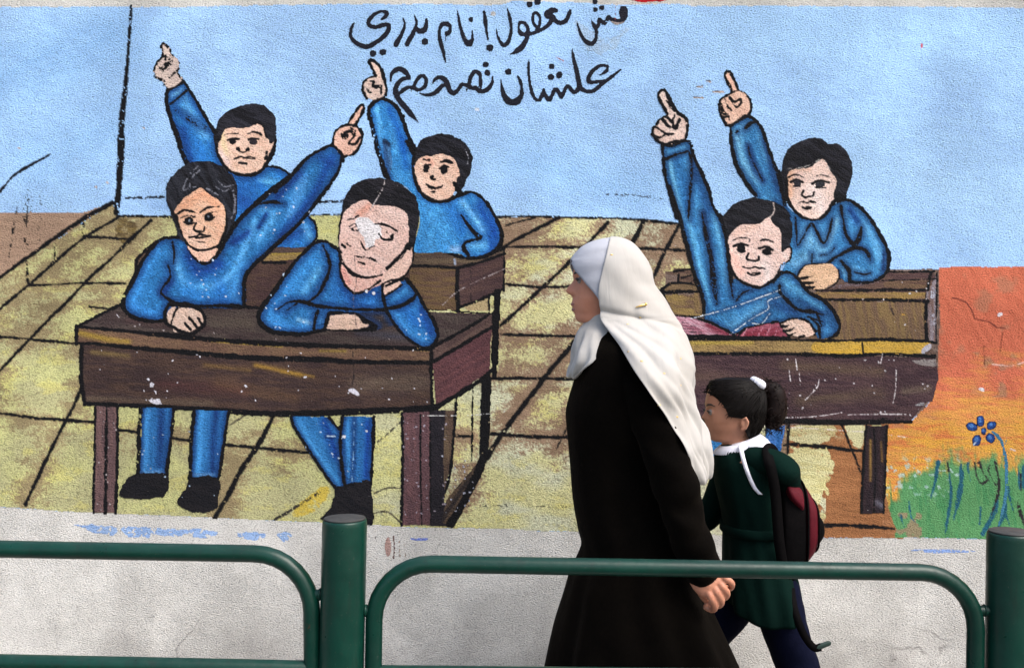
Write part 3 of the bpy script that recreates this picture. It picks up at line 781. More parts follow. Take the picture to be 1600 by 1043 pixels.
def pupil_smiling():
    F = Fig(555, 85, 800, 410)
    c8 = crop(540, 80, 6.1538); c10 = crop(560, 180, 4.346)
    F.fill(c8([(226, 640), (226, 560), (275, 495), (350, 462), (430, 488), (510, 570), (565, 690), (655, 935)]) + c10([(380, 330), (400, 500), (470, 572), (560, 592), (690, 548), (760, 520), (830, 558), (900, 655), (960, 765), (972, 860), (930, 920), (830, 962), (740, 960), (690, 945), (560, 930), (372, 922), (410, 750), (400, 600), (330, 490), (205, 430), (170, 330), (130, 220), (100, 100)]), (46, 124, 188), 1, (66, 144, 204), 75)
    F.soft(c8([(300, 540), (320, 760), (330, 960)]), 10, (100, 180, 236), .8); F.soft(c8([(420, 560), (500, 760), (560, 960)]), 12, (16, 84, 170), .8); F.soft(c10([(300, 150), (320, 350)]), 12, (20, 90, 176), .6)
    F.soft(c10([(450, 640), (560, 700), (600, 880)]), 40, (70, 156, 224), .7); F.soft(c10([(640, 640), (700, 780)]), 26, (30, 104, 190), .6); F.soft(c10([(700, 580), (780, 680), (840, 780)]), 12, (104, 176, 232), .9)
    F.soft(c10([(830, 620), (910, 760), (910, 880)]), 24, (14, 66, 150), .9); F.soft(c10([(640, 910), (720, 900)]), 12, (150, 180, 220), .8); F.soft(c10([(770, 880), (850, 880)]), 16, HI, .8)
    F.edge(1, (14, 58, 130), 7, .4)
    F.fill(c10([(166, 168), (205, 182), (228, 280), (222, 380), (195, 435), (176, 340)]), (70, 120, 170), 1, (44, 84, 130), 80)
    F.soft(c10([(180, 180), (205, 200)]), 8, (12, 30, 56), .9); F.soft(c10([(185, 390), (205, 430)]), 9, (20, 24, 34), 1.0)
    F.fill(c8([(165, 370), (170, 320), (200, 270), (262, 240), (335, 242), (380, 300), (392, 380), (352, 442), (280, 470), (205, 440)]), (214, 188, 172), 4, (196, 164, 148), 50)
    F.fill(c8([(232, 95), (290, 110), (345, 180), (372, 262), (310, 262), (268, 175)]), (220, 188, 168), 4, None, 50)
    F.fill(c10([(383, 350), (400, 310), (460, 272), (560, 266), (640, 285), (670, 340), (692, 400), (692, 442), (658, 462), (650, 522), (596, 568), (530, 580), (452, 548), (402, 480), (382, 410)]), (224, 184, 158), 2, (212, 164, 136), 40)
    F.soft(c10([(470, 300), (500, 330)]), 9, (232, 150, 120), .6, (2,)); F.soft(c10([(450, 520), (420, 440)]), 9, (232, 196, 176), .6, (2,))
    F.fill(c10([(370, 280), (388, 220), (440, 158), (540, 122), (640, 135), (720, 178), (768, 240), (775, 330), (752, 420), (705, 490), (660, 520), (672, 440), (690, 400), (668, 330), (640, 280), (560, 266), (470, 272), (410, 302), (388, 340), (372, 340)]), HAIR, 3, (36, 36, 44), 20, 1.8)
    B = lambda p, w=6, d=.06, part=None: F.line(c10(p), w, BLK, d, part); E = lambda p, w=6, d=.06, part=None: F.line(c8(p), w, BLK, d, part)
    E([(230, 650), (222, 560), (275, 492), (350, 460), (430, 482), (510, 570), (560, 690), (605, 810), (665, 945)], [8, 8, 7, 7, 8, 8, 8, 8, 8]); E([(560, 620), (556, 670)], 6)
    B([(78, 0), (98, 100), (130, 225), (155, 310), (180, 390), (200, 432)], [8, 9, 9, 9, 10, 10], .24); B([(330, 180), (355, 225), (378, 262)], [7, 8, 8])
    B([(378, 275), (370, 350), (385, 440), (430, 530), (490, 575), (560, 588), (630, 570), (690, 530), (650, 460)], [5, 5, 6, 7, 8, 7, 7, 9, 6])
    B([(690, 545), (760, 520), (840, 560), (910, 655), (962, 760), (972, 850), (925, 922), (830, 965), (740, 972)], [6, 6, 7, 7, 8, 8, 8, 8, 7], .08)
    B([(698, 680), (750, 750), (800, 810), (825, 835), (760, 852), (718, 872), (718, 910), (748, 950)], [5, 7, 9, 7, 5, 6, 7, 7], .1)
    F.dot(c10([(462, 352)])[0], 5, 5, BLK, 0, 2); F.dot(c10([(458, 378)])[0], 4.5, 3, BLK, 20, 2); B([(432, 342), (490, 336)], [2, 4], .1, 2); F.dot(c10([(582, 372)])[0], 6, 6.6, BLK, 0, 2); B([(552, 362), (580, 342), (612, 352)], 3, 0, 2)
    B([(556, 320), (595, 310), (635, 326)], [3, 6, 4], .05, 2); B([(440, 300), (480, 306)], [2, 3], .3, 2); F.dot(c10([(503, 418)])[0], 3.6, 3, BLK, 0, 2); B([(488, 426), (505, 436), (520, 436)], [3, 5, 4], .1, 2)
    B([(458, 465), (485, 486), (525, 496), (560, 486), (576, 472)], [3, 6, 4, 4, 2], 0, 2); B([(485, 520), (515, 520)], [2, 4], .15, 2)
    E([(205, 460), (168, 380), (170, 315), (215, 262), (290, 240)], [5, 6, 6, 5, 5], .1, 4); E([(292, 240), (262, 180), (230, 95), (290, 110), (345, 180), (375, 275), (395, 360), (385, 420)], [5, 6, 7, 6, 7, 7, 6, 6], .1, 4)
    E([(240, 290), (270, 300), (262, 330), (300, 345), (345, 335)], [4, 6, 6, 7, 3], .15, 4); E([(190, 350), (225, 390), (245, 395)], [3, 5, 3], .2, 4); E([(340, 350), (345, 410)], 2, .2, 4)
    F.line(c10([(722, 230), (745, 280), (742, 330)]), 1.4, (190, 190, 200), .5, 3)
    F.finish(); F.emit(PARTS, .0012, wall, 'painted smiling curly-haired pupil at the back desk, arm raised under the lettering')
pupil_smiling()

def pupil_rear_right():
    F = Fig(1115, 105, 1400, 460)
    c11 = crop(1000, 90, 4); c12 = crop(1000, 290, 4)
    F.fill(c11([(563, 440), (600, 405), (660, 368), (720, 392), (775, 480), (830, 640), (885, 780), (920, 920), (960, 970), (1050, 1010), (1200, 930), (1250, 890), (1320, 886)]) + c12([(1400, 160), (1470, 255), (1530, 360), (1558, 450), (1545, 540), (1475, 592), (1400, 607), (1280, 602), (1240, 575), (980, 575), (890, 545), (930, 420), (900, 250), (840, 110), (760, 90)]) + c11([(700, 850), (630, 740), (585, 640)]), TEAL, 1, TEAL2, 70)
    F.soft(c11([(600, 470), (640, 640), (740, 760)]), 20, THI, .8); F.soft(c11([(640, 430), (690, 420)]), 12, (128, 190, 228), .7); F.soft(c11([(680, 560), (720, 690), (770, 770)]), 10, (16, 62, 128), .9); F.soft(c11([(770, 520), (820, 700), (860, 830)]), 12, (22, 60, 112), .8); F.soft(c11([(740, 480), (790, 640)]), 9, (90, 160, 210), .6)
    F.soft(c12([(1040, 320), (1140, 420), (1040, 460)]), 40, (104, 160, 196), .8); F.soft(c12([(1180, 330), (1230, 220)]), 14, (120, 172, 204), .8); F.soft(c12([(940, 470), (1000, 500)]), 20, (110, 170, 214), .6)
    F.soft(c12([(1310, 150), (1360, 230)]), 14, (22, 62, 120), .9); F.soft(c12([(1400, 250), (1470, 350), (1500, 450)]), 14, (98, 166, 212), .8); F.soft(c12([(1350, 330), (1400, 420)]), 16, (40, 96, 150), .7); F.soft(c12([(1270, 520), (1290, 570)]), 8, THI, .7); F.soft(c12([(1340, 520), (1420, 560)]), 14, (96, 168, 214), .7)
    F.soft(c12([(1530, 420), (1520, 520)]), 9, (18, 46, 90), .9); F.soft(c12([(850, 110), (910, 200)]), 16, (20, 52, 96), .8)
    F.edge(1, TLO, 8, .6)
    F.fill(c11([(490, 305), (510, 260), (560, 230), (620, 208), (672, 240), (692, 300), (682, 350), (620, 395), (555, 432), (520, 385)]), (214, 172, 146), 7, (196, 148, 122), 40)
    F.fill(c11([(530, 110), (542, 90), (562, 94), (602, 160), (618, 208), (575, 218)]), (222, 170, 142), 7, None, 40)
    F.fill(c11([(912, 760), (950, 700), (1060, 688), (1140, 632), (1192, 710), (1228, 770), (1220, 850), (1192, 930), (1140, 988), (1080, 1008), (1010, 988), (950, 925), (920, 850)]), (226, 196, 182), 2, (214, 180, 164), 30)
    F.soft(c11([(940, 720), (930, 860)]), 14, (224, 164, 122), .9, (2,)); F.soft(c11([(1080, 820), (1150, 960)]), 28, (232, 214, 208), .8, (2,)); F.soft(c11([(980, 700), (1060, 700)]), 8, (212, 160, 130), .7, (2,))
    F.fill(c11([(885, 660), (918, 590), (970, 540), (1050, 503), (1110, 498), (1178, 540), (1230, 536), (1292, 590), (1325, 660), (1324, 740), (1302, 820), (1250, 884), (1210, 860), (1228, 770), (1190, 700), (1140, 632), (1050, 690), (950, 702), (915, 760), (925, 890), (895, 800)]), HAIR, 3, (36, 36, 44), 30, 1.2)
    F.line(c11([(925, 695), (1000, 690), (1070, 668), (1120, 640)]), [2, 3, 2, 2], (140, 136, 132), .45, 3); F.line(c11([(1150, 630), (1170, 670), (1190, 700)]), 1.5, (130, 126, 126), .5, 3)
    B = lambda p, w=5, d=.05, part=None: F.line(c11(p), w, BLK, d, part); C = lambda p, w=5, d=.06, part=None: F.line(c12(p), w, BLK, d, part)
    B([(566, 430), (568, 530), (590, 640), (635, 740), (690, 820), (722, 862)], [6, 7, 8, 8, 8, 7], .12); B([(566, 432), (610, 395), (665, 368), (722, 392), (772, 470), (815, 600), (862, 730), (888, 830), (905, 920)], [5, 5, 6, 7, 7, 7, 7, 7, 6], .1)
    B([(660, 440), (690, 412), (735, 402)], [7, 7, 3], .15); B([(672, 540), (690, 620), (730, 700), (765, 770)], [2, 4, 4, 3], .2); B([(600, 470), (610, 460)], 4, .2)
    B([(915, 760), (918, 860), (950, 930), (1010, 992), (1080, 1015), (1150, 990), (1210, 900), (1245, 880)], [6, 6, 5, 5, 5, 6, 8, 6], .05)
    C([(1235, 100), (1310, 92), (1400, 158), (1470, 255), (1530, 360), (1556, 450), (1540, 540), (1475, 592), (1400, 607), (1310, 600)], [6, 6, 7, 7, 7, 8, 7, 6, 6, 5], .08)
    C([(970, 200), (978, 290), (985, 372), (1030, 300), (1072, 240), (1110, 300), (1150, 362), (1185, 280), (1200, 205)], [4, 4, 5, 4, 5, 5, 5, 4, 4], .12); C([(1075, 430), (1072, 485)], 4, .1)
    C([(1255, 130), (1268, 210), (1290, 310), (1345, 385)], [6, 5, 6, 7], .06); C([(1385, 260), (1370, 320), (1335, 380), (1345, 390)], [4, 9, 8, 5], .1); C([(1180, 478), (1250, 430), (1345, 388), (1415, 412), (1440, 468)], [5, 6, 7, 7, 3], .08); C([(1255, 470), (1305, 530), (1312, 600)], [6, 7, 7], .06)
    C([(1340, 540), (1400, 555), (1440, 545)], [2, 3, 2], .2); C([(1130, 435), (1180, 425), (1215, 390)], 1.5, .3); C([(890, 150), (935, 190)], 5, .15)
    B([(928, 747), (970, 730), (1022, 748)], [3, 4, 4], 0, 2); B([(1088, 745), (1132, 734), (1188, 747)], [4, 4, 3], 0, 2)
    B([(942, 778), (978, 764), (1016, 778)], 3, 0, 2); B([(1075, 788), (1122, 768), (1182, 782)], 3, 0, 2); F.dot(c11([(982, 786)])[0], 6, 5.4, (40, 40, 46), 0, 2); F.dot(c11([(1125, 793)])[0], 7.6, 5, (40, 40, 46), 0, 2); B([(960, 805), (1000, 806)], 1.8, .1, 2); B([(1100, 812), (1160, 812)], 1.8, .15, 2)
    B([(1022, 832), (1010, 858), (1035, 874), (1050, 868), (1078, 864), (1088, 842)], 3, 0, 2); B([(988, 908), (1020, 902), (1045, 908), (1070, 900), (1110, 910)], [2, 4, 3, 4, 2], 0, 2); B([(1014, 935), (1040, 946), (1066, 938), (1040, 936)], 2.4, 0, 2)
    F.fill(c12([(982, 570), (1005, 530), (1040, 498), (1110, 490), (1190, 488), (1235, 530), (1240, 570), (1210, 612), (1140, 645), (1075, 652), (1035, 635), (1010, 600)]), (218, 174, 132), 4, (206, 160, 116), 20)
    C([(980, 572), (1005, 525), (1040, 495), (1110, 487), (1190, 483)], 4, .05, 4); C([(1240, 530), (1244, 575), (1215, 618), (1140, 652), (1070, 660)], [4, 4, 3, 3, 3], .05, 4)
    for p in ([(990, 578), (1030, 578), (1080, 562)], [(1005, 606), (1060, 608), (1110, 598)], [(1040, 636), (1070, 638), (1095, 632)]): C(p, [5, 6, 1], 0, 4)
    for p, w in (([(612, 205), (660, 225), (692, 285), (688, 345), (640, 385), (560, 425)], [4, 5, 5, 6, 5, 5]), ([(540, 425), (520, 385), (495, 330), (500, 270), (550, 232), (605, 208)], [5, 6, 6, 5, 5, 4]), ([(610, 190), (590, 140), (560, 92), (540, 90), (530, 115), (555, 170), (576, 215)], [5, 6, 7, 7, 6, 6, 4]),
                 ([(560, 250), (590, 275), (630, 260)], [5, 6, 5]), ([(570, 275), (600, 310), (630, 290), (628, 260)], [3, 4, 4, 3]), ([(530, 260), (545, 300), (570, 330)], [3, 5, 6]), ([(505, 290), (520, 345), (548, 355)], [4, 6, 4]), ([(520, 375), (550, 370), (560, 390)], [6, 5, 3])): B(p, w, .12, 7)
    F.finish(); F.emit(PARTS, .0012, wall, 'painted pupil with collar at the back on the right, hand resting on the rear desk')
pupil_rear_right()

def desk_front_left():
    F = Fig(110, 470, 790, 830)
    c3 = crop(100, 460, 4); c15 = crop(400, 520, 4); c16 = crop(400, 640, 4); c5 = crop(400, 260, 3.4775)
    # legs first
    wood(F, [(149, 630), (184, 634), (182, 801), (147, 800)], (112, 86, 84), (94, 72, 74), 88)
    wood(F, c16([(915, 0), (1095, 0), (1095, 720), (915, 718)]), (102, 72, 74), (86, 62, 66), 88)
    wood(F, c16([(1090, 0), (1185, 0), (1200, 400), (1180, 560), (1200, 728), (1095, 724)]), (26, 24, 30), (34, 30, 36), 88)
    wood(F, c16([(1185, 0), (1250, 0), (1215, 350), (1180, 500), (1170, 300)]), (96, 80, 62), (78, 62, 52), 88)
    wood(F, c16([(1380, 335), (1405, 375), (1270, 610), (1210, 725), (1160, 700), (1190, 560)]), (84, 68, 54), (40, 34, 34), -50)
    # slab, lip, front panel and end panel
    wood(F, [(119, 511), (187, 477), (420, 482), (640, 486), (769, 490), (672, 545), (520, 541), (300, 525), (195, 517)], DK, (72, 62, 58), 4)
    wood(F, [(119, 511), (195, 517), (275, 525), (400, 534), (500, 540), (672, 544), (672, 566), (550, 566), (400, 558), (300, 551), (200, 541), (120, 535)], LIPC, (96, 72, 60), 3)
    wood(F, [(125, 537), (200, 542), (300, 551), (400, 559), (550, 566), (674, 566), (675, 638), (550, 643), (400, 643), (300, 637), (225, 634), (133, 630)], BR, (56, 42, 42), 3)
    wood(F, [(672, 544), (769, 490), (769, 510), (677, 566)], (92, 72, 66), (76, 58, 56), -28)
    wood(F, [(676, 566), (768, 512), (766, 578), (681, 636)], RED, (84, 54, 58), -30)
    F.soft([(126, 520), (165, 530), (200, 534)], 11, (150, 124, 52), .9); F.soft([(330, 533), (440, 541)], 3, (190, 160, 52), .9); F.soft([(500, 548), (540, 548)], 5, (140, 118, 52), .7); F.soft([(650, 546), (668, 547)], 4, (160, 140, 60), .8)
    F.soft([(145, 550), (200, 556)], 10, (106, 88, 56), .8); F.soft([(400, 570), (470, 585)], 9, (140, 108, 48), .8); F.soft([(320, 570), (390, 578)], 8, (116, 90, 52), .7); F.soft([(440, 580), (490, 588)], 6, (150, 116, 50), .7); F.soft([(560, 600), (660, 596)], 36, (98, 84, 72), .7); F.soft([(140, 622), (330, 630)], 12, (98, 84, 70), .6); F.soft([(250, 600), (380, 610)], 24, (72, 44, 44), .6); F.soft([(340, 600), (460, 620)], 20, (94, 70, 50), .5)
    F.soft([(330, 500), (390, 505)], 24, (88, 78, 68), .7); F.soft([(200, 500), (320, 512)], 12, (66, 48, 48), .7); F.soft([(560, 520), (640, 528)], 14, (58, 58, 70), .7)
    B = lambda p, w, d=.08: F.line(p, w, BLK, d)
    B([(119, 511), (140, 500), (165, 487), (190, 475)], [7, 7, 6, 6]); B([(119, 509), (119, 537)], [8, 7]); B([(120, 510), (195, 517), (275, 525), (340, 531), (400, 535), (500, 540), (550, 541), (671, 545)], [7, 6, 10, 8, 9, 9, 8, 8]); B([(120, 536), (150, 537), (200, 542), (300, 551), (400, 559), (500, 561), (550, 565), (672, 566)], [5, 6, 8, 9, 10, 10, 9, 7])
    B([(128, 540), (127, 570), (128, 600), (133, 632)], [8, 9, 8, 8]); B([(133, 630), (225, 634), (300, 638), (400, 645), (470, 646), (550, 643), (640, 639), (682, 636)], [8, 8, 9, 10, 11, 12, 11, 10])
    B([(674, 546), (674, 570), (674, 600), (676, 640)], [7, 7, 6, 8]); B([(673, 544), (720, 518), (771, 488)], [8, 7, 5]); B([(676, 565), (720, 540), (772, 508)], [8, 7, 6]); B([(680, 637), (705, 622), (725, 610), (750, 594), (770, 576)], [9, 9, 9, 8, 7]); B([(190, 477), (260, 480), (385, 480), (480, 484)], 5, .15)
    B([(774, 490), (774, 540), (772, 588)], [12, 11, 9]); B([(760, 592), (758, 650), (757, 690), (752, 725), (722, 788), (704, 818)], [16, 18, 17, 15, 13, 15]); B([(739, 606), (738, 660), (737, 720)], 4); B([(714, 616), (709, 680), (704, 735), (696, 770)], [5, 6, 6, 3], .15)
    B([(149, 636), (148, 700), (146, 801)], [5, 5, 5], .12); B([(167, 636), (166, 700), (165, 801)], [5, 6, 7], .12); B([(184, 636), (184, 700), (181, 801)], [6, 6, 7], .1)
    B([(628, 645), (629, 720), (627, 820)], [6, 6, 6], .12); B([(657, 648), (657, 720), (659, 820)], [3, 3, 2], .3); B([(672, 640), (673, 820)], 4, .1)
    W = (212, 210, 220)
    for p in ([(528, 660), (560, 655), (600, 648), (605, 672), (618, 690), (600, 712), (580, 710), (572, 685), (545, 672)], [(535, 560), (548, 545), (565, 560), (555, 580), (540, 578)], [(520, 528), (532, 520), (540, 533), (528, 540)], [(565, 600), (578, 600), (575, 622)], [(640, 596), (652, 602), (645, 610)], [(1125, 565), (1135, 562), (1150, 574), (1135, 580)]):
        F.fill(c3(p), W, 1, None, 0, .3, False)
    F.fill(c15([(578, 360), (600, 345), (625, 355), (648, 385), (632, 392), (610, 380)]), W, 1, None, 0, .4)
    F.line(c15([(605, 120), (612, 260), (600, 330)]), 1.2, (30, 26, 28), .3); F.line(c3([(330, 125), (345, 142)]), 1.4, W)
    flakes(F, (140, 545, 670, 632), 34, W, 2); flakes(F, (630, 650, 700, 815), 40, (150, 140, 150), 4); flakes(F, (690, 700, 745, 800), 26, (170, 172, 186), 6); flakes(F, (150, 640, 182, 795), 16, (160, 150, 150), 8); flakes(F, (200, 490, 660, 535), 14, (150, 140, 140), 9)
    F.line([(660, 649), (740, 648), (800, 641)], 1.0, (230, 230, 226), .4)
    F.finish(); F.emit({1: 'painted_desk'}, .0016, wall, 'painted dark brown desk at the front on the left, two pupils leaning on it')
desk_front_left()

def desk_front_right():
    F = Fig(1030, 525, 1475, 810)
    c13 = crop(1200, 380, 4); c14 = crop(1200, 600, 4)
    wood(F, c14([(612, 255), (748, 255), (738, 500), (728, 802), (590, 812), (582, 790), (592, 500)]), (48, 34, 38), (34, 26, 32), 88)
    F.soft(c14([(640, 350), (640, 600)]), 5, (140, 108, 56), .9); F.soft(c14([(705, 360), (712, 480)]), 4, (130, 98, 50), .8); F.soft(c14([(680, 740), (720, 760)]), 12, (120, 120, 134), .6)
    wood(F, c13([(-680, 690), (0, 695), (500, 700), (1050, 712), (1064, 850), (1030, 985)]) + c14([(990, 110), (925, 190), (885, 240), (100, 240), (-680, 240)]), (76, 56, 58), (60, 42, 48), 4)
    wood(F, c13([(-680, 600), (450, 608), (985, 612), (975, 690), (500, 698), (-680, 690)]), (150, 126, 80), (128, 104, 70), 2)
    F.fill(c13([(310, 612), (600, 612), (985, 614), (965, 684), (600, 690), (300, 682)]), (198, 158, 58), 1, (184, 150, 70), 3, .8)
    F.soft(c13([(-660, 622), (-100, 622)]), 7, (176, 154, 66), .6); F.soft(c13([(100, 760), (700, 800)]), 20, (96, 80, 62), .6); F.soft(c13([(-600, 800), (0, 900)]), 30, (92, 74, 62), .5); F.soft(c14([(200, 100), (700, 60)]), 24, (92, 78, 60), .5); F.soft(c14([(850, 40), (1000, 20)]), 14, (116, 104, 84), .6)
    F.fill(c13([(975, 640), (1058, 628), (1060, 700), (1000, 692), (960, 690)]), (170, 172, 196), 1, None, 0, 1, True, .9, .3); F.fill(c13([(900, 735), (1055, 725), (1055, 760), (980, 765)]), (150, 146, 142), 1, None, 0, 1, True, .8, .42)
    F.fill(c14([(925, 120), (1010, 118), (1000, 135), (935, 132)]), (156, 160, 162), 1, None, 0, 1, True, .8, .4)
    B = lambda p, w, d=.1: F.line(p, w, BLK, d)
    B(c13([(-680, 600), (0, 598), (200, 604), (450, 608), (700, 600), (985, 612), (1050, 625)]), [6, 6, 6, 6, 7, 6, 4]); B(c13([(-680, 690), (0, 690), (300, 695), (500, 704), (700, 692), (1040, 706)]), [6, 7, 7, 8, 6, 8]); B(c13([(588, 620), (594, 688)]), 3)
    B(c14([(-680, 225), (100, 230), (300, 236), (600, 238), (760, 232), (895, 236)]), [9, 9, 10, 9, 9, 5]); B(c14([(615, 258), (600, 400), (590, 600), (582, 800)]), [5, 5, 6, 5]); B(c14([(742, 256), (735, 480), (722, 800)]), [5, 5, 5]); B(c14([(660, 280), (672, 500), (660, 800)]), 3, .3)
    B(c14([(690, 220), (850, 205)]), 4, .35)
    for p in (c13([(318, 850), (310, 890), (270, 940), (235, 975)]), c13([(172, 720), (182, 790)]), c13([(195, 810), (200, 880)]), c13([(130, 790), (140, 860)]), c13([(800, 780), (798, 900), (780, 1000)]), c13([(715, 690), (703, 750)]), c14([(105, 208), (250, 204), (380, 190), (460, 176)]), c14([(500, 190), (700, 186), (860, 188)])):
        F.line(p, 1.3, (216, 210, 212), .35)
    flakes(F, (1215, 560, 1450, 650), 30, (190, 184, 188), 3); flakes(F, (1050, 560, 1110, 640), 8, (190, 184, 188), 4)
    F.finish(); F.emit({1: 'painted_desk'}, .0016, wall, 'painted desk with a yellow front edge at the front on the right')
desk_front_right()

def pupil_girl():
    F = Fig(180, 160, 585, 810)
    c1 = crop(180, 40, 4); c2 = crop(180, 240, 3.4775); c3 = crop(100, 460, 4); c4 = crop(100, 620, 4)
    # trousers and shoes below the desk
    F.fill(c4([(490, 62), (685, 70), (668, 250), (640, 482), (468, 480), (480, 300)]), (36, 98, 156), 8, (46, 114, 174), 88, .6, False)
    F.fill(c4([(820, 78), (1028, 84), (1005, 260), (962, 500), (798, 498), (805, 260)]), (36, 98, 156), 9, (46, 114, 174), 88, .6, False)
    F.soft(c4([(610, 90), (600, 420)]), 16, LO, .8, (8, 9)); F.soft(c4([(520, 90), (500, 440)]), 12, (70, 146, 212), .8, (8, 9)); F.soft(c4([(950, 100), (930, 460)]), 16, LO, .8, (8, 9)); F.soft(c4([(860, 100), (840, 460)]), 12, (70, 150, 216), .8, (8, 9)); F.soft(c4([(480, 470), (630, 465)]), 6, (96, 140, 190), .8, (8, 9)); F.soft(c4([(800, 485), (950, 482)]), 6, (96, 140, 190), .8, (8, 9))
    F.fill(c4([(470, 478), (420, 490), (375, 540), (345, 590), (350, 615), (400, 634), (500, 636), (580, 628), (632, 608), (648, 484)]), (14, 14, 20), 5, (24, 22, 26), 10, 1.2)
    F.fill(c4([(795, 500), (962, 502), (968, 640), (945, 700), (860, 720), (765, 706), (708, 660), (755, 575)]), (14, 14, 20), 10, (24, 22, 26), 10, 1.2)
    for p, w, d in (([(483, 66), (470, 200), (468, 330), (462, 480)], [8, 8, 9, 6], .25), ([(690, 72), (668, 280), (642, 484)], [6, 7, 7], .12), ([(815, 80), (795, 280), (788, 505)], [8, 8, 8], .12), ([(1030, 88), (1000, 300), (968, 505)], [6, 7, 7], .15)): F.line(c4(p), w, BLK, d)
    # body, one arm folded on the desk and the other raised
    body = c2([(350, 455), (290, 452), (235, 478), (165, 560), (105, 665), (50, 785), (58, 845), (105, 882), (200, 906), (280, 905), (320, 850), (500, 838), (702, 830), (706, 680), (745, 612), (860, 505), (1000, 375), (1090, 265), (1195, 120), (1236, 30)]) + c1([(1420, 850), (1416, 800), (1358, 752), (1300, 770), (1200, 832), (1100, 938), (1000, 1030)]) + c2([(940, 132), (800, 245), (700, 335), (640, 410), (590, 490), (545, 560), (490, 590), (430, 560)])
    F.fill(body, BLUE, 1, (42, 114, 174), 60)
    for p, w, c, a in (([(230, 520), (150, 660), (90, 800)], 22, (58, 140, 212), .8), ([(90, 830), (200, 870), (280, 860)], 18, (52, 130, 204), .8), ([(320, 540), (380, 700), (520, 720), (640, 640), (740, 420), (760, 370)], 14, (92, 170, 228), .85), ([(400, 740), (500, 790), (640, 760)], 30, (44, 124, 200), .8),
                       ([(400, 560), (460, 640), (560, 600)], 24, (14, 56, 132), .8), ([(300, 700), (260, 760)], 14, (16, 60, 130), .8), ([(800, 300), (860, 340), (780, 460)], 16, (88, 166, 226), .8), ([(640, 480), (720, 430)], 16, (14, 50, 120), .7), ([(1020, 140), (960, 330)], 20, (80, 150, 214), .85), ([(1180, 20), (1060, 250), (900, 440)], 16, (16, 62, 140), .8),
                       ([(1000, 110), (880, 230)], 16, (16, 56, 126), .8), ([(700, 600), (640, 740), (660, 800)], 22, (70, 148, 214), .7), ([(560, 700), (600, 800)], 26, (34, 104, 184), .6), ([(780, 400), (820, 330)], 10, (14, 52, 118), .7), ([(1120, 30), (1180, 60)], 20, (14, 54, 120), .7)):
        F.soft(c2(p), w, c, a)
    F.edge(1, (12, 44, 96), 11, .6); F.edge(8, (10, 40, 92), 7, .6); F.edge(9, (10, 40, 92), 7, .6)
    F.fill(c2([(392, 500), (450, 530), (545, 500), (558, 535), (520, 572), (490, 588), (440, 572)]), (222, 170, 142), 2, None, 30)
    F.fill(c2([(275, 200), (310, 120), (380, 62), (460, 38), (545, 50), (620, 100), (662, 165), (668, 250), (658, 340), (640, 400), (612, 430), (590, 450), (540, 400), (400, 470), (352, 465), (320, 380), (288, 290)]), HAIR, 3, (40, 42, 50), 60, 1.2)
    F.fill(c2([(328, 300), (380, 242), (430, 206), (465, 186), (500, 214), (560, 250), (592, 285), (602, 340), (598, 410), (575, 470), (545, 506), (490, 522), (430, 516), (385, 472), (350, 400), (330, 340)]), (218, 170, 136), 2, (206, 150, 112), 20)
    F.soft(c2([(360, 290), (480, 220), (560, 280)]), 20, (212, 140, 98), .8, (2,)); F.soft(c2([(400, 440), (480, 500)]), 22, (224, 184, 160), .7, (2,)); F.soft(c2([(560, 350), (560, 460)]), 12, (214, 156, 122), .7, (2,))
    hair_marks(F, [c2(p) for p in ([(370, 190), (400, 120), (450, 70)], [(400, 200), (420, 130), (460, 90)], [(350, 210), (400, 190), (440, 180)], [(540, 175), (590, 205), (632, 185)], [(560, 150), (600, 180), (650, 165)], [(640, 200), (652, 280), (632, 350)], [(655, 230), (650, 330)], [(500, 190), (560, 225)])], (112, 114, 124), 2.4, .45)
    B = lambda p, w=5, d=.05, part=None: F.line(c2(p), w, BLK, d, part)
    B([(345, 455), (260, 460), (200, 510), (140, 600), (90, 700), (45, 790), (52, 850), (110, 890), (200, 910), (275, 905)], [6, 7, 7, 8, 8, 9, 9, 8, 8, 8]); B([(312, 480), (322, 540), (318, 595)], [3, 3, 2], .2); B([(290, 605), (300, 670), (250, 745), (290, 790), (330, 812)], [4, 5, 5, 6, 6])
    B([(1235, 20), (1200, 120), (1090, 268), (1000, 378), (860, 508), (740, 620), (704, 690), (702, 830)], [6, 7, 7, 7, 8, 8, 8, 8], .1); B([(330, 812), (420, 830), (560, 826), (700, 832), (790, 838)], [8, 6, 7, 8, 4]); F.line(c1([(1430, 845), (1415, 800), (1358, 752), (1300, 768), (1200, 830), (1100, 938), (1000, 1032)]), [7, 7, 6, 7, 7, 8, 9], BLK, .06)
    B([(940, 130), (800, 240), (700, 332), (640, 405), (585, 500), (545, 565)], [9, 10, 9, 9, 8, 7], .06); B([(780, 275), (850, 262), (910, 272)], [3, 8, 3]); B([(395, 520), (440, 575), (490, 598), (530, 578), (562, 530)], [4, 5, 6, 5, 4])
    B([(330, 330), (350, 405), (385, 475), (425, 515), (490, 524), (560, 500)], [4, 4, 4, 5, 5, 4]); B([(600, 300), (606, 380), (590, 450), (560, 505)], [4, 5, 7, 6])
    B([(338, 328), (380, 308), (434, 320)], [3, 5, 4], 0, 2); B([(464, 318), (510, 292), (568, 288)], [3, 5, 2], 0, 2)
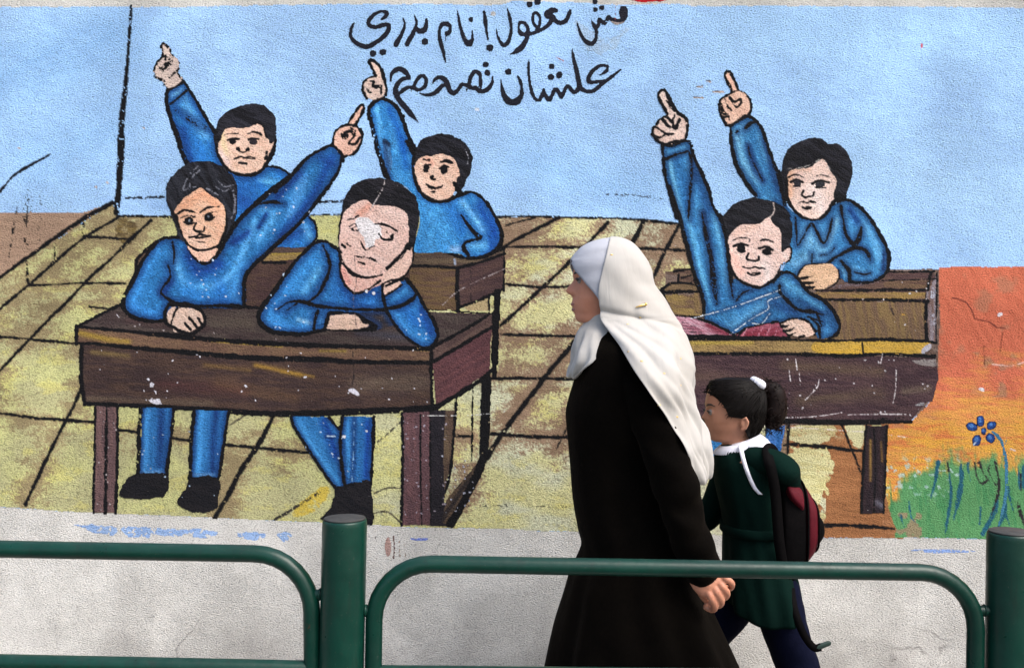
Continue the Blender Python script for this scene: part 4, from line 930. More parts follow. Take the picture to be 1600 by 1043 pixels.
    B([(356, 350), (395, 336), (434, 345)], [2, 4, 3], 0, 2); B([(478, 336), (510, 322), (552, 316)], [3, 4, 2], 0, 2); F.dot(c2([(402, 364)])[0], 7, 6, BLK, 0, 2); F.dot(c2([(510, 343)])[0], 7.5, 6, BLK, -10, 2); F.dot(c2([(404, 362)])[0], 1.7, 2.4, (120, 130, 140), 0, 2); F.dot(c2([(508, 342)])[0], 1.3, 1.8, (100, 106, 118), 0, 2); B([(375, 372), (400, 384), (428, 376)], 2, .1, 2); B([(490, 360), (520, 362), (540, 345)], 2, .1, 2)
    B([(440, 378), (428, 405), (442, 422), (462, 424), (482, 420), (486, 400)], 2.6, .05, 2); B([(404, 455), (440, 450), (462, 438), (485, 444), (520, 448), (480, 455), (440, 458)], 2.6, .05, 2); B([(442, 478), (482, 480)], [2, 4], .1, 2)
    # hands
    F.fill(c3([(640, 140), (655, 100), (690, 65), (700, 85), (740, 82), (800, 85), (850, 110), (872, 150), (868, 185), (820, 215), (780, 235), (740, 220), (720, 240), (680, 225), (690, 195), (650, 180)]), (208, 178, 158), 4, (196, 162, 140), 50)
    D = lambda p, w, d=.04: F.line(c3(p), w, BLK, d, 4)
    D([(660, 60), (632, 110), (640, 175), (690, 205), (740, 235), (800, 245), (850, 215), (882, 170), (868, 110), (820, 82), (760, 72), (715, 80), (688, 125), (672, 180)], [8, 7, 7, 7, 7, 7, 7, 7, 6, 6, 6, 5, 5, 5]); D([(785, 145), (810, 175), (830, 205)], [5, 6, 5]); D([(838, 145), (864, 188)], [5, 5]); D([(756, 180), (790, 216)], [5, 6]); D([(680, 62), (760, 60), (800, 72)], 9)
    F.fill(c1([(1365, 740), (1368, 680), (1400, 640), (1450, 625), (1520, 640), (1542, 690), (1520, 760), (1480, 802), (1440, 812), (1405, 785)]), (216, 168, 146), 7, (202, 148, 124), 40)
    F.fill(c1([(1452, 625), (1490, 560), (1532, 500), (1558, 502), (1540, 560), (1482, 640)]), (210, 160, 136), 7, None, 60)
    E = lambda p, w, d=.05: F.line(c1(p), w, BLK, d, 7)
    E([(1360, 745), (1368, 680), (1400, 640), (1450, 622), (1500, 628), (1535, 660), (1545, 700), (1525, 760), (1485, 805), (1440, 818)], [5, 5, 5, 5, 5, 6, 6, 6, 5, 5]); E([(1452, 620), (1488, 560), (1530, 502), (1556, 502), (1540, 560), (1490, 630)], [3, 5, 5, 6, 6, 5]); E([(1415, 680), (1430, 700), (1450, 690), (1430, 672), (1470, 660), (1490, 680)], [5, 7, 6, 5, 6, 5], .1); E([(1500, 690), (1460, 735), (1500, 740), (1530, 700)], [3, 5, 5, 4]); E([(1470, 640), (1500, 660), (1490, 700)], 4)
    flakes(F, (290, 400, 380, 470), 16, (180, 196, 216), 4); flakes(F, (400, 290, 530, 400), 18, (186, 200, 220), 7); flakes(F, (220, 650, 350, 790), 14, (160, 180, 200), 9)
    F.finish(); F.emit(PARTS, .0020, wall, 'painted schoolgirl with parted black hair at the front left desk, one arm raised')
pupil_girl()

def pupil_sleepy():
    F = Fig(395, 270, 700, 820)
    c5 = crop(400, 260, 3.4775); c15 = crop(400, 520, 4); c16 = crop(400, 640, 4)
    F.fill(c15([(215, 520), (455, 522), (520, 600), (548, 800), (560, 960), (500, 975), (345, 770), (240, 600)]), (36, 100, 158), 8, (48, 118, 178), 60, .6, False)
    F.fill(c15([(540, 520), (742, 520), (735, 700), (720, 932), (620, 930), (560, 945), (535, 780)]), (34, 94, 152), 9, (44, 110, 172), 88, .6, False)
    F.soft(c15([(260, 560), (400, 780), (510, 950)]), 14, (70, 150, 214), .8, (8, 9)); F.soft(c15([(430, 560), (500, 760)]), 18, (14, 60, 138), .8, (8, 9)); F.soft(c15([(570, 560), (590, 900)]), 10, (64, 140, 206), .8, (8, 9)); F.soft(c15([(700, 560), (690, 900)]), 12, (14, 60, 138), .8, (8, 9))
    F.fill(c16([(505, 485), (560, 475), (600, 470), (640, 450), (716, 458), (735, 690), (690, 715), (560, 715), (408, 690), (440, 640), (470, 600)]), (14, 14, 20), 5, (26, 24, 28), 40, 1.4)
    for p, w in (([(220, 526), (240, 590), (340, 745), (430, 880), (505, 975)], 6), ([(455, 524), (520, 600)], 5), ([(540, 524), (528, 640), (532, 780), (556, 960)], [7, 6, 7, 7]), ([(738, 524), (732, 700), (720, 935)], [7, 7, 6])): F.line(c15(p), w, BLK, .06)
    body = c5([(375, 408), (300, 432), (200, 535), (100, 678), (20, 790), (28, 855), (95, 897), (250, 907), (372, 887), (420, 860), (560, 850), (720, 830), (770, 872), (840, 945), (930, 978), (986, 922), (968, 850), (922, 770), (872, 680), (812, 618), (700, 690), (680, 640), (590, 680), (540, 685), (490, 640), (455, 530), (440, 452)])
    F.fill(body, (36, 104, 162), 1, (46, 118, 180), 60)
    for p, w, c, a in (([(330, 480), (220, 590), (100, 780)], 30, (56, 140, 212), .85), ([(340, 560), (260, 680)], 14, (90, 166, 222), .7), ([(80, 840), (200, 880), (330, 850)], 16, (60, 140, 212), .8), ([(230, 830), (300, 850)], 8, (170, 210, 236), .6), ([(480, 670), (560, 740), (640, 700)], 26, (18, 74, 152), .8), ([(520, 730), (640, 740)], 18, (46, 120, 194), .7), ([(440, 600), (420, 740)], 14, (40, 110, 186), .7),
                       ([(760, 700), (820, 660)], 16, (66, 146, 210), .8), ([(740, 790), (830, 900), (920, 950)], 16, (64, 144, 210), .85), ([(900, 780), (950, 900)], 16, (16, 62, 138), .8), ([(800, 760), (880, 850)], 24, (30, 96, 172), .7), ([(350, 830), (380, 850)], 12, (96, 170, 226), .6)):
        F.soft(c5(p), w, c, a)
    F.fill(c5([(395, 800), (560, 795), (700, 780), (760, 860), (650, 890), (560, 885), (385, 885)]), (44, 38, 42), 1, (60, 52, 52), 3, .6, False)
    F.edge(1, (12, 46, 100), 11, .6); F.edge(8, (10, 40, 92), 7, .6); F.edge(9, (10, 40, 92), 7, .6)
    F.fill(c5([(455, 530), (520, 575), (600, 600), (690, 590), (688, 635), (640, 660), (590, 682), (540, 684), (490, 640)]), (220, 172, 158), 2, (206, 150, 134), 60)
    F.soft(c5([(470, 560), (500, 630)]), 10, (206, 118, 104), .7, (2,))
    F.fill(c5([(700, 560), (790, 500), (840, 415), (858, 430), (852, 520), (795, 600), (705, 645), (680, 632), (690, 585)]), (222, 184, 166), 4, (208, 164, 146), -40)
    F.fill(c5([(683, 650), (775, 613), (794, 645), (700, 698)]), (222, 180, 160), 4, None, 0, .5, False)
    F.fill(c5([(470, 245), (480, 180), (510, 120), (570, 80), (650, 63), (740, 73), (812, 110), (862, 160), (888, 225), (888, 300), (872, 380), (855, 430), (815, 445), (700, 300), (480, 300)]), HAIR, 3, (36, 34, 40), 20, 1.2)
    F.fill(c5([(458, 310), (475, 260), (530, 205), (600, 184), (632, 210), (700, 213), (760, 220), (815, 250), (828, 310), (822, 440), (765, 520), (692, 582), (620, 602), (560, 592), (510, 572), (470, 512), (450, 440), (452, 370)]), (222, 186, 174), 2, (210, 168, 154), 30)
    F.soft(c5([(560, 260), (610, 220)]), 14, (208, 136, 112), .8, (2,)); F.soft(c5([(700, 240), (790, 280)]), 18, (228, 196, 184), .7, (2,)); F.soft(c5([(480, 400), (520, 520)]), 18, (206, 160, 146), .6, (2,)); F.soft(c5([(780, 300), (790, 430)]), 14, (208, 166, 152), .6, (2,)); F.soft(c5([(560, 540), (660, 560)]), 16, (228, 176, 160), .7, (2,))
    F.fill(c5([(545, 300), (572, 272), (600, 278), (640, 306), (682, 330), (675, 388), (650, 400), (640, 425), (600, 445), (585, 390), (552, 350)]), (226, 226, 230), 2, (212, 212, 216), 30, 1.6)
    B = lambda p, w=5, d=.06, part=None: F.line(c5(p), w, BLK, d, part)
    B([(440, 450), (375, 405), (300, 432), (200, 535), (100, 678), (22, 785), (25, 850), (90, 897), (180, 908), (260, 908), (370, 888)], [5, 7, 7, 7, 8, 9, 9, 9, 8, 8, 6]); B([(365, 430), (398, 510), (394, 580), (340, 690), (280, 740)], [4, 6, 6, 6, 5]); B([(118, 776), (180, 737), (255, 735), (335, 757), (430, 768), (540, 776), (700, 778)], [3, 5, 7, 8, 6, 6, 6]); B([(165, 785), (220, 745)], [2, 4])
    B([(338, 785), (322, 830), (315, 888)], 6); B([(398, 795), (385, 840), (372, 890)], 7); B([(400, 795), (480, 795), (545, 800), (590, 830), (650, 868)], [6, 5, 5, 7, 9]); B([(385, 888), (480, 890), (560, 890), (640, 880)], [5, 4, 6, 12])
    B([(700, 775), (780, 758), (850, 722), (868, 700)], [6, 7, 7, 5]); B([(688, 640), (690, 705), (715, 790), (765, 872), (840, 948), (935, 982), (988, 922), (968, 845), (920, 765), (872, 678), (815, 610)], [6, 7, 7, 6, 5, 6, 7, 8, 7, 7, 7]); B([(690, 712), (740, 680), (790, 645)], [4, 5, 5]); B([(688, 640), (730, 620), (780, 612)], [4, 4, 4])
    B([(455, 520), (462, 590), (490, 650), (540, 688), (600, 672), (672, 625)], [4, 5, 5, 6, 5, 5]); B([(468, 260), (455, 330), (450, 420), (468, 505), (510, 570), (545, 592), (610, 604), (685, 590)], [5, 4, 4, 4, 6, 7, 6, 5]); B([(712, 555), (770, 500), (805, 460), (835, 420)], [6, 7, 7, 8]); B([(856, 430), (850, 520), (800, 600), (705, 650)], [4, 4, 5, 4])
    F.line(c5([(620, 240), (640, 205), (690, 120), (700, 75)]), 1.6, (190, 180, 180), .35, 3)
    B([(494, 290), (535, 282), (555, 266)], [2, 4, 5], .1, 2); B([(510, 325), (535, 312), (545, 325), (520, 340), (550, 350), (560, 342)], [3, 4, 4, 3, 4, 2], .15, 2); B([(640, 312), (690, 314), (730, 330), (768, 352)], [2, 5, 4, 4], .1, 2); B([(668, 365), (690, 394), (735, 396), (745, 372)], [3, 4, 4, 4], .1, 2); F.dot(c5([(712, 358)])[0], 1.6, 1.6, BLK, 0, 2); F.dot(c5([(738, 380)])[0], 3.2, 3, BLK, 0, 2)
    B([(568, 405), (585, 440), (602, 455), (622, 440), (645, 432)], [4, 6, 4, 4, 4], .12, 2); B([(536, 484), (570, 492), (610, 496), (655, 513)], [3, 5, 4, 4], .2, 2); B([(555, 520), (590, 530)], [4, 5], .15, 2)
    for p in ([(468, 425), (485, 440)], [(495, 420), (512, 432)], [(458, 460), (465, 470)]): B(p, 3, .2, 2)
    F.line(c5([(535, 480), (545, 620), (530, 720), (545, 860)]), 1.1, (120, 100, 96), .4); F.dot(c5([(600, 678)])[0], 2.3, 2.3, (214, 218, 224)); F.dot(c5([(640, 690)])[0], 2.3, 2.6, (214, 218, 224))
    F.fill(c5([(392, 818), (480, 803), (540, 806), (575, 840), (615, 858), (560, 884), (388, 880)]), (214, 178, 156), 7, (196, 160, 136), 5); B([(570, 820), (590, 850), (620, 850)], [5, 4, 3], .1, 7)
    F.line(c15([(615, 530), (612, 700), (600, 930)]), 1.4, (120, 160, 200), .45); F.dot(c15([(552, 645)])[0], 3.4, 2.6, (214, 218, 224), 30); F.dot(c15([(692, 612)])[0], 2.2, 1.6, (214, 218, 224), 30); F.line(c15([(445, 643), (495, 645)]), 1.6, (180, 200, 220), .4)
    flakes(F, (410, 420, 480, 520), 12, (180, 200, 222), 4); flakes(F, (460, 650, 580, 740), 14, (180, 200, 222), 8); flakes(F, (610, 480, 680, 540), 10, (180, 200, 222), 6)
    F.finish(); F.emit(PARTS, .0024, wall, 'painted pupil dozing with his cheek on his hand, paint peeled off his face')
pupil_sleepy()

def pupil_front_right():
    F = Fig(1010, 135, 1320, 735)
    c11 = crop(1000, 90, 4); c12 = crop(1000, 290, 4)
    F.fill([(1106, 668), (1131, 668), (1128, 735), (1104, 735)], (40, 110, 170), 8, (60, 130, 190), 88, .6, False); F.fill([(1196, 664), (1227, 664), (1220, 705), (1196, 712)], (70, 120, 190), 9, (40, 96, 160), 88, .6, False)
    body = c11([(136, 560), (143, 640), (160, 760), (190, 870), (228, 1000)]) + c12([(232, 150), (285, 340), (345, 570), (390, 700), (400, 830), (450, 862), (545, 918), (610, 912), (700, 882), (760, 862), (880, 852), (960, 838), (1050, 852), (1090, 900), (1110, 952), (1180, 952), (1228, 920), (1244, 870), (1212, 790), (1150, 720), (1060, 672), (990, 590), (940, 545), (880, 545), (830, 600), (740, 600), (560, 560), (545, 300), (500, 190)]) + c11([(450, 920), (430, 830), (382, 720), (335, 615), (312, 530), (230, 520)])
    F.fill(body, TEAL, 1, TEAL2, 78)
    for p, w, c, a in (([(185, 640), (230, 860), (270, 1020)], 9, (112, 182, 222), .85), ([(230, 640), (290, 860), (330, 1040)], 20, (36, 98, 156), .7), ([(360, 720), (410, 900), (450, 1020)], 16, (24, 66, 118), .7), ([(330, 640), (350, 760)], 8, (24, 60, 108), .7), ([(170, 590), (280, 560)], 9, (84, 152, 200), .7)): F.soft(c11(p), w, c, a)
    for p, w, c, a in (([(300, 200), (360, 450), (430, 720)], 10, (96, 172, 216), .8), ([(460, 180), (510, 400), (540, 600)], 12, (96, 168, 212), .75), ([(400, 170), (440, 420), (460, 640)], 9, (18, 46, 84), .9), ([(500, 700), (640, 720), (760, 680)], 40, (48, 116, 172), .7), ([(560, 880), (700, 800), (820, 700)], 22, (96, 160, 204), .6), ([(880, 590), (1000, 660), (1130, 760)], 18, (86, 158, 204), .85), ([(1000, 720), (1120, 800)], 16, (24, 64, 112), .7), ([(1180, 780), (1210, 880)], 18, (26, 66, 112), .8), ([(850, 740), (960, 790)], 22, (28, 74, 128), .8), ([(1060, 840), (1130, 900)], 12, (88, 156, 200), .8), ([(600, 640), (700, 660)], 14, (30, 76, 126), .6)): F.soft(c12(p), w, c, a)
    F.edge(1, TLO, 8, .6)
    F.fill(c12([(218, 812), (320, 825), (440, 860), (540, 910), (600, 940), (240, 928), (228, 870)]), (196, 156, 168), 6, (150, 90, 106), 20, .6, False); F.fill(c12([(598, 936), (640, 905), (700, 880), (860, 850), (925, 945), (600, 948)]), (120, 40, 56), 6, (160, 88, 104), -20, .6, False); F.soft(c12([(420, 870), (560, 930)]), 8, (110, 36, 52), .8, (6,))
    F.fill(c12([(510, 260), (520, 190), (570, 130), (640, 90), (720, 74), (800, 88), (860, 110), (915, 150), (948, 230), (952, 310), (932, 385), (890, 412), (860, 380), (600, 330), (548, 380), (525, 320)]), HAIR, 3, (36, 36, 42), 20, 1.2)
    F.fill(c12([(545, 380), (562, 310), (622, 250), (740, 236), (800, 202), (832, 232), (882, 300), (882, 405), (905, 395), (930, 380), (945, 412), (930, 462), (882, 492), (852, 560), (800, 602), (740, 627), (670, 612), (600, 562), (562, 480)]), (226, 194, 182), 2, (212, 176, 162), 30)
    F.soft(c12([(570, 440), (630, 540)]), 16, (226, 168, 150), .8, (2,)); F.soft(c12([(600, 300), (720, 250)]), 12, (214, 172, 152), .7, (2,)); F.soft(c12([(780, 480), (800, 580)]), 22, (230, 212, 206), .8, (2,)); F.soft(c12([(900, 420), (920, 450)]), 8, (228, 204, 196), .8, (2,))
    F.line(c12([(832, 108), (838, 160), (805, 205)]), [1.5, 2, 3], (196, 180, 172), .3, 3)
    B = lambda p, w=5, d=.06, part=None: F.line(c12(p), w, BLK, d, part); A = lambda p, w=5, d=.08, part=None: F.line(c11(p), w, BLK, d, part)
    A([(138, 555), (145, 640), (160, 760), (190, 870), (228, 1000)], [6, 6, 7, 7, 8], .16); A([(140, 548), (200, 530), (290, 520), (318, 545), (335, 615), (382, 715), (430, 825), (455, 925), (505, 1015)], [5, 5, 6, 7, 7, 7, 7, 7, 7], .14); A([(150, 640), (220, 610), (300, 585)], [6, 5, 5]); A([(312, 600), (322, 680), (318, 800), (300, 1000)], [5, 5, 5, 4], .25)
    B([(180, 10), (232, 150), (282, 335), (340, 560), (388, 690), (402, 800)], [8, 8, 8, 8, 8, 7], .1); B([(310, 0), (302, 120), (310, 220)], 3, .5); B([(385, 170), (410, 300), (440, 440), (460, 600), (480, 740)], [4, 7, 9, 10, 4], .3); B([(495, 180), (530, 290), (548, 420), (560, 520), (575, 600)], [7, 7, 8, 8, 6], .1); B([(560, 580), (580, 700)], [6, 4], .2); B([(600, 720), (640, 670), (700, 650)], [4, 4, 2], .25)
    B([(830, 605), (880, 545), (940, 543), (992, 590), (1060, 668), (1150, 718), (1212, 788), (1246, 870), (1230, 925), (1180, 955)], [6, 6, 6, 7, 7, 8, 8, 7, 7, 6]); B([(870, 625), (880, 670), (930, 730), (990, 775), (1080, 788), (1145, 805)], [8, 7, 7, 6, 7, 3]); B([(1065, 830), (1110, 870), (1125, 950)], [4, 6, 6]); B([(1050, 820), (1140, 850)], [4, 3]); B([(1105, 800), (1135, 880)], 4, .3)
    B([(400, 815), (330, 818), (216, 808)], [4, 4, 4]); B([(320, 822), (440, 855), (540, 905), (600, 942), (640, 905), (700, 880), (860, 848)], [3, 5, 6, 5, 5, 4, 4]); B([(240, 940), (420, 942), (600, 950), (930, 950)], [7, 7, 8, 7])
    for k in range(4): F.line(c12([(240, 850 + k * 20), (330 + k * 20, 862 + k * 18)]), 1.2, (70, 50, 60), .4, 6)
    for k in range(5): F.line(c12([(640 + k * 50, 935), (670 + k * 48, 890 - k * 3)]), 1.4, (196, 130, 146), .4, 6)
    B([(548, 375), (556, 470), (590, 555), (650, 608), (740, 634), (800, 612), (850, 566), (882, 500), (932, 468), (948, 412), (930, 382), (892, 410)], [6, 6, 6, 6, 6, 6, 5, 4, 4, 4, 4, 4])
    B([(578, 342), (625, 325), (682, 332), (684, 350)], [3, 4, 3, 2], 0, 2); B([(748, 345), (790, 337), (842, 356)], [3, 4, 2], 0, 2); B([(585, 378), (630, 364), (672, 374)], 3, 0, 2); B([(742, 392), (790, 382), (828, 402)], 3, 0, 2); F.dot(c12([(632, 390)])[0], 6.6, 6, BLK, 0, 2); F.dot(c12([(790, 411)])[0], 7, 5.4, BLK, 0, 2); B([(605, 398), (622, 414), (655, 412)], 1.8, .1, 2); B([(765, 420), (790, 432), (818, 424)], 1.8, .1, 2)
    B([(676, 424), (664, 455), (690, 468), (738, 466), (742, 446)], 3, 0, 2); B([(642, 508), (690, 515), (712, 506), (735, 514), (775, 518), (776, 528)], [4, 3, 3, 3, 4, 2], 0, 2); B([(674, 545), (705, 560), (748, 547), (700, 548)], [3, 3, 3, 2], 0, 2)
    for p in ([(320, 830), (560, 765), (880, 650)], [(560, 930), (700, 830), (800, 770), (800, 720), (885, 690)], [(700, 860), (760, 860), (810, 800)]): F.line(c12(p), 1.3, (206, 214, 222), .38)
    F.fill(c12([(882, 858), (930, 840), (1000, 835), (1055, 860), (1090, 905), (1070, 940), (1000, 945), (940, 932), (900, 900)]), (220, 190, 170), 4, (206, 170, 148), 20)
    for p, w in (([(875, 860), (930, 836), (1000, 830), (1060, 858), (1095, 910)], 4), ([(885, 878), (910, 880), (940, 862)], [6, 5, 1]), ([(900, 905), (930, 905), (965, 885)], [7, 6, 1]), ([(930, 935), (955, 925), (985, 910)], [7, 5, 1]), ([(990, 945), (1020, 940), (1025, 935)], [4, 5, 2])): B(p, w, .04, 4)
    F.fill(c11([(78, 480), (85, 440), (110, 410), (130, 388), (152, 368), (200, 375), (258, 355), (290, 400), (292, 470), (270, 520), (180, 547), (110, 522)]), (222, 196, 182), 7, (206, 174, 158), 40); F.fill(c11([(114, 240), (130, 208), (156, 210), (192, 280), (242, 350), (200, 392), (168, 350)]), (224, 198, 184), 7, None, 60)
    for p, w, d in (([(170, 355), (140, 300), (114, 240), (128, 210), (156, 208), (195, 285), (240, 350)], [6, 6, 6, 6, 7, 8, 7], .04), ([(240, 350), (275, 370), (296, 410), (292, 475), (272, 520), (180, 550), (110, 522), (76, 480)], [6, 6, 6, 6, 6, 6, 6, 6], .18), ([(76, 480), (88, 435), (130, 455), (165, 480), (210, 478)], [6, 5, 5, 6, 3], .06), ([(100, 420), (130, 385), (180, 430), (205, 440)], [5, 6, 6, 3], .04), ([(135, 385), (155, 368), (200, 402)], [5, 5, 5], .04), ([(215, 362), (205, 400), (215, 440), (245, 390)], [5, 5, 6, 5], .04), ([(245, 390), (225, 440)], 6, .04), ([(190, 300), (165, 270)], [6, 2], .05), ([(215, 330), (190, 315)], [6, 2], .05), ([(85, 485), (120, 500), (155, 485)], [4, 5, 2], .05)):
        F.line(c11(p), w, BLK, d, 7)
    F.finish(); F.emit(PARTS, .0020, wall, 'painted pupil leaning over an open pink book at the front right desk, arm raised')
pupil_front_right()

def flower():
    F = Fig(1495, 635, 1600, 840)
    c14 = crop(1200, 600, 4)
    F.line(c14([(1398, 292), (1432, 320), (1462, 365), (1478, 430), (1490, 520), (1490, 640), (1482, 720), (1440, 885)]), [3, 6, 6, 6, 6, 6, 7, 3], (62, 120, 150), .12); F.line(c14([(1492, 318), (1490, 345), (1476, 380)]), [1, 4, 3], (74, 130, 140), .1)
    for x, y, rx, ry, rot in ((1274, 265, 9.5, 7, 20), (1327, 230, 6.6, 9.4, 0), (1397, 256, 8.4, 6.8, -30), (1304, 350, 7.2, 9.6, 15), (1390, 336, 7.4, 8.2, -35), (1347, 292, 5, 5.6, 0)):
        F.dot(c14([(x, y)])[0], rx, ry, (18, 26, 52), rot); F.dot(c14([(x, y)])[0], rx - 1.5, ry - 1.5, (30, 66, 130), rot); F.dot(c14([(x - 4, y - 6)])[0], rx * .4, ry * .4, (70, 116, 180), rot)
    F.dot(c14([(1292, 372)])[0], 1.4, 3, (190, 206, 226), 30)
    F.finish(); F.emit({1: 'painted_flower'}, .0008, wall)
flower()

def lettering():
    F = Fig(535, -6, 1000, 200)
    L = (24, 25, 36)
    c6 = crop(540, 0, 6.1538); c7 = crop(760, 0, 6.1538); c8 = crop(540, 80, 6.1538); c9 = crop(760, 80, 6.1538)
    def S(c, p, w, d=.05):
        w = [x / 6.1538 for x in (w if hasattr(w, '__len__') else [w] * len(p))]
        F.line(c(p), w, L, d, None, True, 1.2)
    def O(c, x, y, r, ry=None): F.dot(c([(x, y)])[0], r / 6.1538, (ry or r) / 6.1538, L)
    S(c6, [(345, 190), (385, 160), (395, 125), (340, 112), (270, 145), (222, 205), (235, 250), (295, 262), (370, 240), (415, 245), (412, 290), (370, 350), (300, 405), (210, 450), (120, 425), (60, 370), (50, 300), (85, 215)], [25, 45, 50, 42, 48, 48, 52, 52, 50, 48, 52, 52, 54, 60, 56, 48, 44, 22])
    O(c6, 262, 517, 34, 34); O(c6, 358, 502, 37, 32)
    S(c6, [(552, 175), (568, 240), (545, 320), (485, 430)], [20, 38, 46, 66]); S(c6, [(660, 145), (682, 225), (655, 310), (590, 425)], [24, 38, 50, 58]); S(c6, [(672, 270), (715, 300), (760, 285), (775, 240), (777, 190)], [50, 66, 60, 46, 36]); O(c6, 760, 403, 35)
    S(c6, [(925, 235), (965, 232), (1000, 250), (1005, 300), (975, 325)], [50, 60, 48, 46, 60]); S(c6, [(930, 235), (905, 285), (903, 360), (925, 450), (945, 520), (958, 595)], [52, 44, 46, 48, 44, 26]); S(c6, [(965, 340), (962, 405)], [26, 12])
    S(c6, [(1075, 98), (1090, 200), (1118, 310), (1150, 390), (1190, 425), (1218, 380), (1215, 295)], [22, 40, 48, 54, 66, 46, 26]); O(c6, 1207, 188, 24, 28)
    S(c6, [(1335, 120), (1345, 220), (1370, 390)], [44, 50, 24]); O(c6, 1388, 462, 38, 34)
    S(c7, [(95, 285), (115, 370), (160, 435), (205, 410), (235, 330), (238, 240), (222, 160), (196, 72)], [20, 34, 52, 50, 46, 42, 40, 14])
    S(c7, [(395, 320), (340, 330), (310, 285), (318, 230), (358, 220), (395, 265), (398, 330), (375, 400), (310, 480), (230, 525)], [40, 48, 40, 44, 42, 42, 50, 56, 64, 14]); S(c7, [(385, 335), (460, 315), (540, 282), (600, 235), (645, 170)], [50, 44, 44, 46, 60])
    S(c7, [(495, 275), (452, 220), (448, 150), (480, 125), (515, 170), (510, 240), (485, 285)], [38, 40, 36, 36, 40, 42, 44]); O(c7, 415, 45, 30, 32); O(c7, 493, 20, 34, 34)
    S(c7, [(675, 105), (630, 105), (590, 135), (600, 160), (640, 165)], [46, 66, 76, 70, 60]); S(c7, [(640, 165), (670, 205), (715, 222), (765, 200), (790, 150), (805, 108)], [50, 52, 56, 52, 50, 40])
    S(c7, [(870, 215), (895, 300), (940, 385), (1000, 420), (1045, 390), (1058, 300), (1035, 250), (1008, 195)], [20, 36, 44, 54, 46, 42, 42, 16]); S(c7, [(1055, 275), (1080, 235), (1082, 180), (1110, 205), (1140, 225), (1175, 160), (1200, 185), (1270, 200), (1320, 190), (1345, 150)], [40, 40, 36, 40, 50, 36, 40, 40, 44, 40])
    O(c7, 1318, 128, 46, 74); O(c7, 1048, 95, 26); O(c7, 1108, 78, 30, 26); O(c7, 1045, 18, 27, 26)
    F.line(c7([(1240, 70), (1238, 190)]), 1.6, (130, 60, 64), .3); F.fill(c7([(1195, 205), (1240, 192), (1330, 200), (1290, 235), (1240, 242)]), (150, 140, 136), 1, None, 0, .6)
    S(c8, [(1415, 250), (1408, 310), (1370, 365), (1300, 390), (1245, 345)], [30, 42, 50, 52, 40]); O(c8, 1348, 132, 31, 30); O(c8, 1363, 208, 30, 32)
    S(c8, [(1285, 380), (1300, 300), (1290, 225), (1250, 195), (1210, 235), (1190, 310), (1205, 350), (1270, 365)], [44, 46, 46, 48, 48, 48, 48, 44]); S(c8, [(1200, 350), (1150, 325), (1115, 325), (1085, 370), (1040, 405), (1000, 380), (985, 330), (955, 275), (905, 250), (860, 275), (830, 315)], [48, 46, 48, 48, 52, 54, 58, 62, 48, 42, 16])
    S(c8, [(985, 325), (930, 335), (880, 385), (830, 415), (770, 420), (710, 405)], [52, 50, 52, 46, 36, 18]); S(c8, [(715, 375), (765, 335), (775, 270), (735, 235), (690, 270), (660, 340), (690, 378)], [44, 48, 44, 44, 44, 48, 44]); S(c8, [(700, 375), (650, 355), (600, 348), (555, 375), (520, 395), (480, 385)], [42, 44, 44, 48, 52, 50])
    S(c8, [(432, 285), (440, 225), (480, 185), (530, 175), (580, 205), (615, 262)], [36, 48, 56, 62, 58, 44]); S(c8, [(615, 258), (550, 268), (500, 320), (480, 380), (510, 460), (580, 550), (640, 620), (705, 688)], [42, 48, 52, 60, 60, 60, 54, 8]); S(c8, [(632, 365), (632, 432)], [26, 8]); S(c8, [(1165, 370), (1170, 402)], [30, 10])
    S(c9, [(140, 270), (150, 360), (180, 440), (225, 490), (290, 485), (335, 430), (340, 360), (325, 290), (300, 240)], [18, 46, 62, 78, 76, 54, 44, 44, 26]); O(c9, 213, 200, 34, 34)
    S(c9, [(410, 72), (405, 160), (415, 290), (440, 400), (475, 465), (510, 470), (535, 420), (552, 365)], [14, 38, 42, 44, 46, 48, 46, 28]); S(c9, [(552, 370), (575, 440), (605, 468), (632, 425), (662, 365), (695, 395), (720, 442), (748, 390), (780, 338), (820, 375), (850, 395), (890, 360)], [36, 48, 50, 48, 44, 48, 46, 44, 44, 46, 50, 54])
    S(c9, [(822, -38), (832, 40), (850, 120), (875, 220), (895, 345)], [14, 42, 50, 56, 62]); S(c9, [(890, 350), (950, 382), (1010, 388), (1060, 360), (1120, 310), (1200, 250), (1295, 178)], [52, 52, 52, 50, 46, 40, 20])
    S(c9, [(1088, 232), (1140, 205), (1165, 165), (1150, 140), (1085, 145), (1015, 200), (978, 270), (1000, 300), (1060, 295), (1130, 282)], [22, 44, 42, 40, 44, 48, 54, 50, 46, 34]); O(c9, 630, 147, 30, 32); O(c9, 700, 230, 32, 34); O(c9, 620, 250, 32, 32)
    F.finish(); F.emit({1: 'painted_lettering'}, .0012, wall)
lettering()
